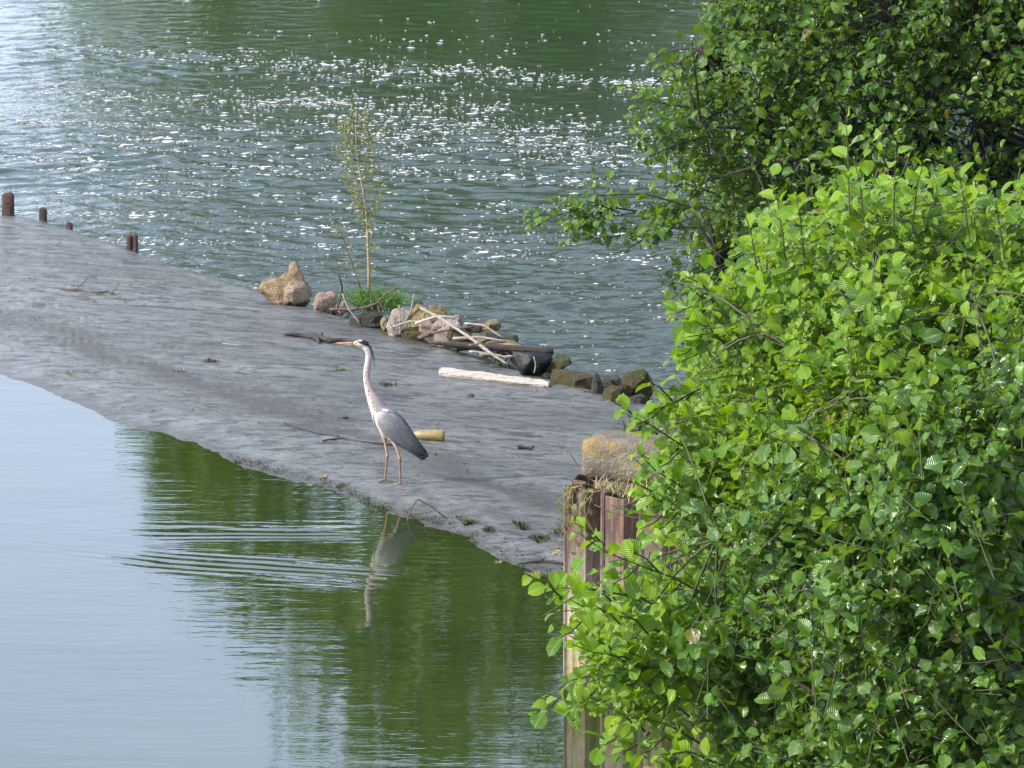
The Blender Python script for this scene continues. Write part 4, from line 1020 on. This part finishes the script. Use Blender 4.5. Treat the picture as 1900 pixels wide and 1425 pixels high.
stump('tallest thick rusty post stump behind the weir edge', 2, 29, 362, 402)
stump('short leaning-topped rusty post stump next to the tallest one', 71, 88, 390, 414)
stump('lowest rusty post stump barely showing over the weir edge', 122, 136, 417, 428)
stump('twin rusty post stumps standing side by side', 235, 257, 438, 466, twin=True)

# ------------------------------------------------------------------ bottle
t = NT('green_glass'); p = t.obj()
M['bottle'] = t.set(color=t.ramp(t.noise(p, 14, 4), [(0.35, (0.15, 0.115, 0.035)), (0.7, (0.30, 0.245, 0.10))]), rough=0.22, ior=1.5)
def bottle():
    bp = on_apron(825, 818); r = 0.041
    root = empty('bottle', bp); tag(root, 'yellow green glass bottle lying on the apron behind the heron tail', 'bottle')
    pr = [(0.012, 0.0), (0.012, 0.022), (0.0, 0.034), (0.004, r), (0.03, r), (0.09, r * 0.99), (0.135, r * 0.90), (0.175, r * 0.72), (0.215, r * 0.48), (0.245, 0.017), (0.30, 0.0145), (0.303, 0.0165), (0.315, 0.0165), (0.315, 0.011)]
    ang = math.radians(-6)
    def ring(lst):
        b = MB(); n = 20; V = []; F = []
        for (s, rr) in lst:
            for k in range(n):
                th = 2 * math.pi * k / n
                V.append((-s * math.cos(ang), rr * math.cos(th) - s * math.sin(ang) * 1.6, r * 0.9 + rr * math.sin(th) + 0.0))
        for i in range(len(lst) - 1):
            for k in range(n): F.append((i * n + k, i * n + (k + 1) % n, (i + 1) * n + (k + 1) % n, (i + 1) * n + k))
        b.add(V, F); return b
    o = ring(pr[1:9]).build('glass_body', M['bottle']); o.parent = root
    o = ring(pr[8:]).build('neck', M['bottle']); o.parent = root
bottle()

# ------------------------------------------------------------------ small growth and litter on the apron
M['algae'] = mat_leaf('algae', (0.03, 0.045, 0.01), (0.06, 0.075, 0.02), (0.10, 0.11, 0.03), (0.1, 0.12, 0.02), 0.2, 0.6, 0)
M['algae2'] = mat_wood('dark_algae', (0.030, 0.034, 0.012), (0.085, 0.085, 0.03), 1.0, 0.8)
M['grass'] = mat_wood('fresh_grass', (0.05, 0.11, 0.02), (0.10, 0.20, 0.03), 1.0, 0.7)
def tuft(px, py, wpx, n, label, mat, h=(0.01, 0.04), group=None, name='algae_tuft', cat='algae', lean=1.2):
    c = on_apron(px, py); w = wpx / 290.0
    pts = [c] + [c + np.array([random.gauss(0, w * 0.33), random.gauss(0, w * 0.5), 0]) for _ in range(12)]
    pts = [np.array([q[0], q[1], apron_z(q[0], q[1]) - 0.002]) for q in pts]
    return grass(name, label, cat, pts, mat, h, n, w * 0.07, group=group, wd=0.0045, lean=lean)
tuft(629, 688, 26, 60, 'green grassy tuft on the apron left of the heron neck', M['grass'], (0.01, 0.035))
tuft(714, 716, 30, 70, 'brown weed tuft on the apron right of the heron neck', M['algae2'])
tuft(640, 777, 18, 40, 'small olive tuft on the apron left of the heron breast', M['algae2'], (0.008, 0.025))
tuft(393, 671, 30, 90, 'thin dark weed streak in the middle of the apron', M['algae2'], (0.006, 0.02))
tuft(335, 688, 14, 30, 'little yellow tuft on the middle of the apron', M['straw'], (0.008, 0.02))
tuft(125, 692, 22, 40, 'pale yellow green tuft near the pool edge of the upper apron', M['grass'], (0.008, 0.025))
tuft(296, 476, 18, 26, 'bright green sprig growing at the far apron edge past the twin stumps', M['grass'], (0.03, 0.07), name='grass_sprig', cat='grass', lean=0.6)
tuft(971, 832, 22, 60, 'dark weed tuft on the apron up from the pier block', M['algae2'], (0.01, 0.03))
for (px, py, w, n, lab) in ((872, 972, 22, 120, 'rounded olive algae clump right of the bent twig'), (968, 977, 26, 120, 'dark olive algae clump on the mud before the pier'), (1005, 1000, 30, 140, 'broad dark algae clump on the mud nearest the pier'), (1042, 987, 26, 100, 'dark algae clump touching the pier side'), (905, 985, 18, 60, 'thin olive algae patch between the two algae clumps'), (600, 885, 16, 30, 'wispy pale tuft at the waterline left of the heron feet'), (490, 862, 30, 40, 'olive weed strip at the pool edge'), (440, 858, 14, 30, 'small olive tuft starting the weed strip at the pool edge'), (635, 900, 20, 40, 'brown tuft at the waterline under the heron'), (700, 950, 14, 26, 'orange brown bits at the waterline above the heron reflection'), (925, 1046, 16, 40, 'yellow green tuft at the waterline left of the crooked stick'), (1030, 1028, 14, 30, 'pale bits on the mud above the crooked stick'), (980, 1068, 30, 50, 'yellowish algae strip at the waterline below the crooked stick'), (855, 960, 12, 20, 'dark reddish dead leaf on the mud right of the bent twig')):
    tuft(px, py, w, n, lab, M['algae2'] if 'olive' in lab or 'dark' in lab or 'brown' in lab else M['straw'], (0.010, 0.045 if 'clump' in lab else 0.025))
pts = []
for _ in range(60):
    px = random.uniform(600, 1200); ex = at_z(px, np.interp(px, *zip(*Fpx)), EDGE_Z); pts.append(ex + np.array([0, random.uniform(-0.02, 0.35), -0.06 + random.uniform(0, 0.05)]))
grass('rubble_weed', 'thin green and brown weed growing among the rubble stones', 'weed', pts, M['algae2'], (0.03, 0.11), 900, 0.04, 'stuff', lean=0.9)
# uncountable scraps of weed along the waterline
pts = []
for _ in range(260):
    px = random.uniform(430, 1060); wyy = np.interp(px, *zip(*Wpx)); q = on_apron(px, wyy - abs(random.gauss(0, 6 + 22 * max(0, (px - 700) / 360)))); pts.append(q + [0, 0, -0.002])
grass('weed_scraps', 'scattered scraps of weed along the waterline of the apron', 'weed', pts, M['algae2'], (0.006, 0.02), 1100, 0.02, 'stuff', lean=1.5)
pts = []
for _ in range(420):
    f = random.uniform(0.05, 0.95); i = random.randrange(12, NC - 20); q = Wp[i] + (Fp[i] - Wp[i]) * f; pts.append(np.array([q[0], q[1], apron_z(q[0], q[1]) - 0.002]))
grass('weed_specks', 'tiny dark specks of weed strewn over the apron', 'weed', pts, M['algae2'], (0.004, 0.014), 1300, 0.025, 'stuff', lean=1.8)

# ------------------------------------------------------------------ weed clump and sapling on the rubble
M['leaf_weed'] = mat_leaf('weed_leaf', (0.035, 0.09, 0.012), (0.06, 0.15, 0.018), (0.10, 0.21, 0.03), (0.15, 0.35, 0.02), 0.4, 0.55, 0)
M['leaf_willow'] = mat_leaf('willow_leaf', (0.11, 0.135, 0.025), (0.19, 0.21, 0.05), (0.28, 0.28, 0.08), (0.28, 0.30, 0.06), 0.35, 0.5, 0)
def weed():
    y = edge_y(700) + 0.22; base = at_y(700, 574, y); root = empty('weed_clump', base); tag(root, 'bushy bright green weed clump at the foot of the sapling', 'plant')
    P = Plant()
    for k in range(150):
        f = random.uniform(-1, 1); st = base + np.array([f * 0.15, random.gauss(0, 0.09), 0.0])
        h = (0.19 - 0.07 * abs(f + 0.1)) * random.uniform(0.55, 1.1); ln = np.array([f * 0.12 + random.gauss(0, 0.06), random.gauss(-0.03, 0.06), h])
        P.shoot(bez(st, st + ln * [0.3, 0.3, 0.8], st + ln, 5), random.randint(9, 15), 0.034, 0.0025, spread=0.8, rbias=random.uniform(-.1, .2))
    P.finish(root, SMALL, M['leaf_weed'], M['grass'], npick=0)
weed()
def sapling():
    y = edge_y(690) + 0.30; base = at_y(685, 560, y); root = empty('sapling', base); tag(root, 'slender sapling with sparse yellow green leaves rising from the weed clump', 'sapling')
    P = Plant()
    tr = [at_y(a, b, y) for a, b in ((685, 575), (684, 500), (682, 430), (679, 390), (672, 345), (664, 300), (660, 250), (661, 205))]
    limb(root, tr, [0.012, 0.010, 0.009, 0.008, 0.007, 0.006, 0.0045, 0.003], M['straw'], 'trunk')
    tr2 = [at_y(a, b, y) for a, b in ((672, 545), (662, 515), (648, 475), (638, 445), (624, 415))]
    limb(root, tr2, [0.007, 0.006, 0.005, 0.004, 0.002], M['w_brown'], 'trunk')
    def twig(x0, y0, x1, y1, n):
        a = at_y(x0, y0, y); c = at_y(x1, y1, y + random.gauss(0, 0.12)); P.shoot(bez(a, (a + c) / 2 + np.array([0.02 * (1 if x1 > x0 else -1), 0, -0.03]), c, 5), int(n * 1.4), 0.042, 0.0020, spread=0.8, light=0.4, rbias=random.uniform(-.15, .2))
    for yy in np.linspace(428, 225, 42):
        xc = np.interp(yy, [205, 250, 300, 345, 390, 430], [661, 660, 664, 672, 679, 682])
        wd = np.interp(yy, [205, 240, 280, 330, 380, 430], [8, 34, 50, 52, 40, 12])
        for sgn in (-1, 1):
            twig(xc, yy, xc + sgn * wd * random.uniform(0.35, 1.1), yy - random.uniform(15, 48), random.randint(6, 11))
    for a in ((661, 300, 628, 190), (662, 280, 718, 222), (668, 330, 705, 250), (664, 300, 622, 262), (684, 500, 700, 488), (684, 470, 698, 455), (683, 440, 690, 400)): twig(*a, 9)
    for f in np.linspace(0.2, 1, 11):
        q = np.array([np.interp(f, np.linspace(0, 1, 5), [672, 662, 648, 638, 624]), np.interp(f, np.linspace(0, 1, 5), [545, 515, 475, 445, 415])])
        twig(q[0], q[1], q[0] + random.uniform(-20, 12), q[1] - random.uniform(5, 22), 6)
    P.finish(root, SMALL, M['leaf_willow'], M['twig'], npick=0)
sapling()

# ------------------------------------------------------------------ heron
def heron():
    foot = on_apron(728, 896); Z = 1097.0 * 45.0 / (foot[1] * CP + 10 * SP)
    def L(zx, zy, y=0.0): return np.array([(zx - 508) / Z, y, (1178 - zy) / Z / CP])
    root = empty('grey_heron', foot); tag(root, 'grey heron standing on the wet apron facing the river bend', 'heron')
    mfe = mat_vcol('heron_feathers', 0.8, 0.3, 70, 0.003, 0.18)
    t = NT('heron_wing'); tm = t.mapping(t.obj(), (14, 14, 14), (0, -0.77, 0)); wv = t.noise(t.mapping(tm, (0.35, 1, 3.2)), 2.2, 4, 0.6)
    mw = t.set(color=t.mix(1.0, t.attr('Col'), t.ramp(wv, [(0.32, (0.75,) * 3), (0.66, (1.12,) * 3)]), 'MULTIPLY'), rough=0.8, spec=0.3, normal=t.bump(wv, 0.9, 0.02))
    b = MB()
    def loft(st, lat):
        b.tube([L(x, y) for x, y, r in st], [r / Z for x, y, r in st], 14, lat=[r / Z * k for (x, y, r), k in zip(st, lat if hasattr(lat, '__len__') else [lat] * len(st))])
    loft([(214, 158, 6), (226, 156, 12), (245, 154, 19), (272, 155, 28), (300, 158, 29), (325, 164, 23), (342, 171, 12)], 0.78)
    loft([(288, 168, 16), (312, 182, 23), (334, 212, 24), (341, 245, 25), (335, 290, 25), (326, 340, 25), (321, 395, 25), (330, 450, 29), (348, 510, 37), (376, 572, 50), (412, 640, 66), (455, 700, 90), (505, 765, 99), (562, 822, 82), (612, 878, 62), (662, 930, 42), (700, 968, 26), (722, 1000, 10)],
         [0.8] * 9 + [0.78, 0.76, 0.72, 0.70, 0.70, 0.72, 0.7, 0.6, 0.5])
    for (hip, mid, ank, foot_, yy, toe) in (((440, 800), (458, 900), (471, 990), (452, 1168), 0.035, -1), ((510, 835), (540, 910), (563, 988), (568, 1180), -0.035, -1)):
        yo = yy
        b.tube([L(*hip, yo), L(hip[0] * .5 + mid[0] * .5, hip[1] * .5 + mid[1] * .5, yo), L(*mid, yo), L(ank[0] * .8 + mid[0] * .2, ank[1] * .8 + mid[1] * .2, yo), L(*ank, yo), L(ank[0] * .7 + foot_[0] * .3, ank[1] * .7 + foot_[1] * .3, yo), L(*foot_, yo)],
               [0.027, 0.018, 0.010, 0.0085, 0.0115, 0.0072, 0.0078], 10)
        f = L(*foot_, yo) + [0, 0, 0.004]
        for a in (-0.55, 0.0, 0.55, math.pi):
            b.tube([f, f + np.array([-math.cos(a) * 0.03, math.sin(a) * 0.03, -0.003]), f + np.array([-math.cos(a) * 0.055, math.sin(a) * 0.055, -0.012])], [0.007, 0.006, 0.004], 6)
    me = b.mesh('body', mfe); o = link('body', me)
    md = o.modifiers.new('r', 'REMESH'); md.mode = 'VOXEL'; md.voxel_size = 0.0038
    sm = o.modifiers.new('s', 'SMOOTH'); sm.factor = 0.5; sm.iterations = 3
    dg = bpy.context.evaluated_depsgraph_get(); nm = bpy.data.meshes.new_from_object(o.evaluated_get(dg)); o.modifiers.clear(); o.data = nm
    for ca in list(nm.color_attributes): nm.color_attributes.remove(ca)
    n = len(nm.vertices); co = np.zeros(n * 3); nm.vertices.foreach_get('co', co); co = co.reshape(-1, 3)
    zx = co[:, 0] * Z + 508; zy = 1178 - co[:, 2] * Z * CP
    nx_ = np.interp(zy, [200, 245, 290, 340, 395, 450, 510, 572, 640, 700, 780], [325, 341, 335, 326, 321, 330, 348, 376, 412, 440, 470])
    col = np.tile(np.array([0.30, 0.31, 0.33]), (n, 1))
    white = np.array([0.52, 0.46, 0.41]); pink = np.array([0.42, 0.335, 0.30]); grey = np.array([0.20, 0.205, 0.22]); black = np.array([0.015, 0.015, 0.02])
    nk = zy < 600
    col[nk] = pink
    fr = (zx - nx_)
    m = (zy < 860) & (zy > 180) & (fr < -6 - np.maximum(0, (zy - 520) * 0.12)); col[m] = white
    m = (zy >= 600) & (fr >= -10) & (zx + (1178 - zy) * 0.0 > 420); col[m] = grey
    m = (zy >= 560) & (zy < 650) & (fr >= -5); col[m] = 0.5 * pink + 0.5 * grey
    # dark streaks down the front of the neck
    st = (zy > 320) & (zy < 640) & (fr < -4 - np.maximum(0, (zy - 480) * 0.05)) & (fr > -17 - np.maximum(0, (zy - 480) * 0.1)) & (np.sin(zy * 0.10 + fr * 0.35 + np.sign(co[:, 1]) * 0.8) + 0.7 * np.sin(zy * 0.23) > 0.55); col[st] = np.array([0.10, 0.085, 0.085])
    # belly pale, thighs and legs
    d = (zx - 440) * 0.66 - (zy - 800) * 0.0
    bel = (zy > 780) & (zy > 800 + (zx - 425) * 0.73) & (zx > 400) & (zx < 740) & (zy < 1030); col[bel] = white * 0.9
    head = (zy < 192) & (zx < 352); col[head] = white
    cap = head & (zy < 171 - (zx - 225) * -0.02) & (zx > 246) & (zy < 128 + (zx - 236) * 0.42 + 6) & (zy > 100); cap &= ~((zx < 290) & (zy < 136)); col[cap] = black
    lore = head & (zx < 236); col[lore] = np.array([0.5, 0.38, 0.16])
    leg = (zy > 1035) | ((zy > 830) & (zx > 432) & (zx < 500) & (zy > 850)) | ((zy > 905) & (zx > 525) & (zx < 590) & (zy > 880 + (zx - 500) * 0.9 * (zy < 960)))
    tint = np.array([0.34, 0.22, 0.15]); col[leg & (zy < 985)] = tint * 1.15; col[leg & (zy >= 985)] = tint * 0.62
    thigh = (zy > 805) & (zy <= 850) & (zx > 415) & (zx < 480); col[thigh] = np.array([0.48, 0.38, 0.30])
    ca = nm.color_attributes.new('Col', 'FLOAT_COLOR', 'POINT'); arr = np.ones((n, 4), np.float32); arr[:, :3] = col; ca.data.foreach_set('color', arr.ravel())
    nm.polygons.foreach_set('use_smooth', [True] * len(nm.polygons)); o.parent = root
    # bill
    t = NT('heron_bill'); mb = t.set(color=(0.34, 0.22, 0.12), rough=0.5)
    b2 = MB(); b2.tube([L(232, 155), L(205, 153), (L(150, 151)), L(95, 150)], [13 / Z, 9 / Z, 6 / Z, 1.5 / Z], 8, lat=[10 / Z, 7 / Z, 4 / Z, 1 / Z]); ob = b2.build('upper_bill', mb); ob.parent = root
    b2 = MB(); b2.tube([L(232, 168), L(205, 165), L(150, 158), L(108, 153)], [10 / Z, 7 / Z, 4.5 / Z, 1.5 / Z], 8, lat=[9 / Z, 6 / Z, 4 / Z, 1 / Z]); ob = b2.build('lower_bill', mb); ob.parent = root
    te = NT('heron_eye'); me_ = te.set(color=(0.6, 0.42, 0.05), rough=0.1)
    tb = NT('heron_pupil'); mp = tb.set(color=(0.005, 0.005, 0.005), rough=0.05)
    for s in (-1, 1):
        bm = bmesh.new(); bmesh.ops.create_uvsphere(bm, u_segments=12, v_segments=8, radius=0.0065); me = bpy.data.meshes.new('eye'); bm.to_mesh(me); bm.free(); me.materials.append(me_)
        e = link('eye', me); e.parent = root; e.location = L(244, 150, s * 0.0105)
        bm = bmesh.new(); bmesh.ops.create_uvsphere(bm, u_segments=10, v_segments=6, radius=0.0036); me = bpy.data.meshes.new('pupil'); bm.to_mesh(me); bm.free(); me.materials.append(mp)
        q = link('pupil', me); q.parent = e; q.location = (0, s * 0.0042, 0)
    # drooping crest plume
    b3 = MB()
    for s in (-1, 1):
        b3.tube([L(325, 160, s * 0.006), L(350, 180, s * 0.006), L(366, 225, s * 0.007), L(377, 275, s * 0.006), L(380, 330, s * 0.004)], [9 / Z, 6 / Z, 4.5 / Z, 3.5 / Z, 1 / Z], 6)
    tk = NT('black_feather'); mk = tk.set(color=(0.012, 0.013, 0.018), rough=0.6); ob = b3.build('crest_plume', mk); ob.parent = root
    # wings
    for s in (-1, 1):
        st = [(408, 628, 8), (420, 655, 34), (452, 690, 66), (505, 742, 86), (562, 798, 80), (618, 852, 62), (668, 900, 46), (710, 940, 32), (742, 968, 18)]
        offs = [30, 46, 58, 62, 56, 44, 32, 22, 14]
        g = np.array([0.168, 0.166, 0.172]); cs = [white * 0.9, np.array([0.46, 0.40, 0.38]), g * 1.35, g * 1.1, g, g * 0.85, g * 0.6, g * 0.35, g * 0.2]
        for q in range(9):
            f = q / 8; x0, y0 = 420 + 120 * f, 610 + 95 * f; ln = 150 + 40 * math.sin(q * 2.1); bp = MB(); yo = s * (52 - 14 * abs(f - 0.5)) / Z
            bp.tube([L(x0, y0, yo), L(x0 + ln * 0.35, y0 + ln * 0.42, yo + s * 0.012), L(x0 + ln * 0.62, y0 + ln * 0.80, yo + s * 0.006)], [5 / Z, 8 / Z, 1 / Z], 5, lat=[2 / Z, 3 / Z, 1 / Z], col=tuple(g * (1.45 - 0.25 * (q % 2))))
            bp.build('scapular_plume', mfe).parent = root
        b4 = MB(); b4.tube([L(x, y, s * of / Z) for (x, y, r), of in zip(st, offs)], [r / Z for x, y, r in st], 18, col=[tuple(c) for c in cs], lat=[max(4, 0.17 * r + 4) / Z for x, y, r in st])
        w = b4.build('wing', mw); w.parent = root
        b5 = MB(); b5.tube([L(440, 628, s * 50 / Z), L(470, 634, s * 62 / Z), L(496, 644, s * 56 / Z)], [5 / Z, 11 / Z, 4 / Z], 8, lat=[3 / Z, 6 / Z, 3 / Z], col=(0.75, 0.75, 0.76)); ob = b5.build('shoulder_patch', mfe); ob.parent = w
        for k, (x0, y0, x1, y1) in enumerate(((640, 850, 762, 965), (640, 868, 772, 985), (630, 880, 755, 1002), (620, 890, 738, 1008), (650, 838, 742, 942))):
            b6 = MB(); y_ = s * (30 - 3 * k)
            b6.tube([L(x0, y0, (y_ + s * 8) / Z), L((x0 + x1) / 2, (y0 + y1) / 2, (y_ * 0.9 + s * 8) / Z), L(x0 * .12 + x1 * .88, y0 * .12 + y1 * .88, y_ * 0.6 / Z), L(x1, y1, y_ * 0.5 / Z)], [10 / Z, 17 / Z, 14 / Z, 3 / Z], 8, lat=[3 / Z, 3.5 / Z, 3 / Z, 1 / Z], col=(0.035, 0.04, 0.055) if k < 4 else (0.09, 0.10, 0.12))
            ob = b6.build('flight_feather', mfe); ob.parent = w
    # loose breast plumes
    b7 = MB()
    for k in range(7):
        s = -0.02 + 0.006 * k
        b7.tube([L(362 + k * 3, 600 + k * 5, s), L(366 + k * 5, 690 + k * 6, s * 1.3), L(388 + k * 7, 775 + k * 6, s * 1.2)], [7 / Z, 6 / Z, 1 / Z], 5, col=(0.62, 0.58, 0.54))
    ob = b7.build('breast_plumes', mfe); ob.parent = root
heron()

# ------------------------------------------------------------------ trees on the far bank (they show as reflections)
M['leaf_far'] = mat_leaf('far_leaf', (0.045, 0.100, 0.012), (0.090, 0.170, 0.018), (0.15, 0.23, 0.03), (0.24, 0.40, 0.02), 0.3, 0.6, 0)
def far_tree(x, y, h, r, label, seed):
    rr = np.random.default_rng(seed); base = np.array([x, y, 0.9]); root = empty('riverside_tree', base); tag(root, label, 'tree', 'trees along the far bank')
    b = MB(); b.tube([(0, 0, -0.5), (0.1, 0, h * 0.2), (-0.1, 0.1, h * 0.45), (0.1, 0, h * 0.75), (0, 0, h * 0.95)], [0.32, 0.27, 0.2, 0.12, 0.03], 8)
    cl = []
    for k in range(34):
        f = rr.uniform(0.10, 1.0); a = rr.uniform(0, 6.283); rad = r * math.sin(math.pi * min(1, 0.18 + 0.80 * f)) ** 0.7 * math.sqrt(rr.uniform(0.15, 1.0))
        c = np.array([math.cos(a) * rad, math.sin(a) * rad, f * h * 0.94]); cl.append(c)
        b.tube([(0, 0, max(0.5, c[2] - 0.5 * rad - 0.4)), c * [0.5, 0.5, 1] + [0, 0, -0.3], c], [0.07, 0.05, 0.02], 5, cap=False)
    o = b.build('trunk', M['bark']); o.parent = root
    n = 84; pos = []
    for c in cl:
        s = rr.uniform(0.75, 1.25); q = rr.normal(0, 1, (n, 3)); q = q / np.linalg.norm(q, axis=1, keepdims=True) * (rr.random((n, 1)) ** 0.4) * [s * 1.25, s * 1.25, s * 0.95] * (r / 4.2)
        pos.append(c + q)
    pos = np.vstack(pos); m = len(pos)
    R, pos = leaf_frames(pos, rr.normal(0, 1, (m, 3)) + [0, 0, -0.3], rr.normal(0, 0.6, (m, 3)) + [0, -0.3, 0.8], rr.uniform(0.28, 0.5, m))
    o = link('crown', leaves_mesh('crown', OVAL_BIG, R, pos, np.clip(rr.normal(0.5, 0.2, m), 0, 1), M['leaf_far'])); o.parent = root
OVAL_BIG = leaf_template([0.05, 0.5, 0.02], fold=0.2, curl=0.2, cols_=2, serr=0)
k = 0
for (x, y, h, r, lab) in ((-4.3, 98.6, 8.5, 2.6, 'narrow young tree at the open end of the far bank row'), (-4.4, 102, 14.0, 2.6, 'slender tree second from the open end of the far bank row'), (1.2, 99.5, 17.4, 4.4, 'leafy tree crowding the tall one nearest the open sky'), (-1.0, 103.5, 18.2, 4.0, 'slim tree pressed behind the tall one nearest the open sky'), (-1.7, 101, 17.6, 4.6, 'tall full crowned tree nearest the open sky on the far bank'), (3.9, 101, 17.4, 4.6, 'round crowned tree behind the gap on the far bank'), (9.2, 102, 17.6, 4.8, 'broad green tree in the middle of the far bank row'), (15.5, 103, 18.0, 5.0, 'tall broad tree right of the far bank middle'),
                          (23, 102, 17.0, 5.0, 'rounded tree far along the far bank row'), (31, 104, 19.0, 5.2, 'tallest tree of the far bank row'), (1.2, 110, 17.5, 5.0, 'tree of the second rank behind the far bank gap'), (6.8, 110, 18.0, 5.0, 'tree of the second rank behind the broad tree'),
                          (-1.5, 97.6, 4.6, 3.6, 'low bush at the water edge under the first far bank tree'), (4.5, 97.8, 5.0, 3.8, 'low bush at the water edge under the gap'), (11, 97.5, 5.0, 4.0, 'low bush at the water edge under the broad tree'), (18, 97.5, 5, 4.0, 'low bush at the water edge under the tall broad tree')):
    far_tree(x, y, h, r, lab, 100 + k); k += 1
print('tris', sum(len(o.data.polygons) for o in bpy.data.objects if o.type == 'MESH'), 'objects', len(bpy.data.objects))
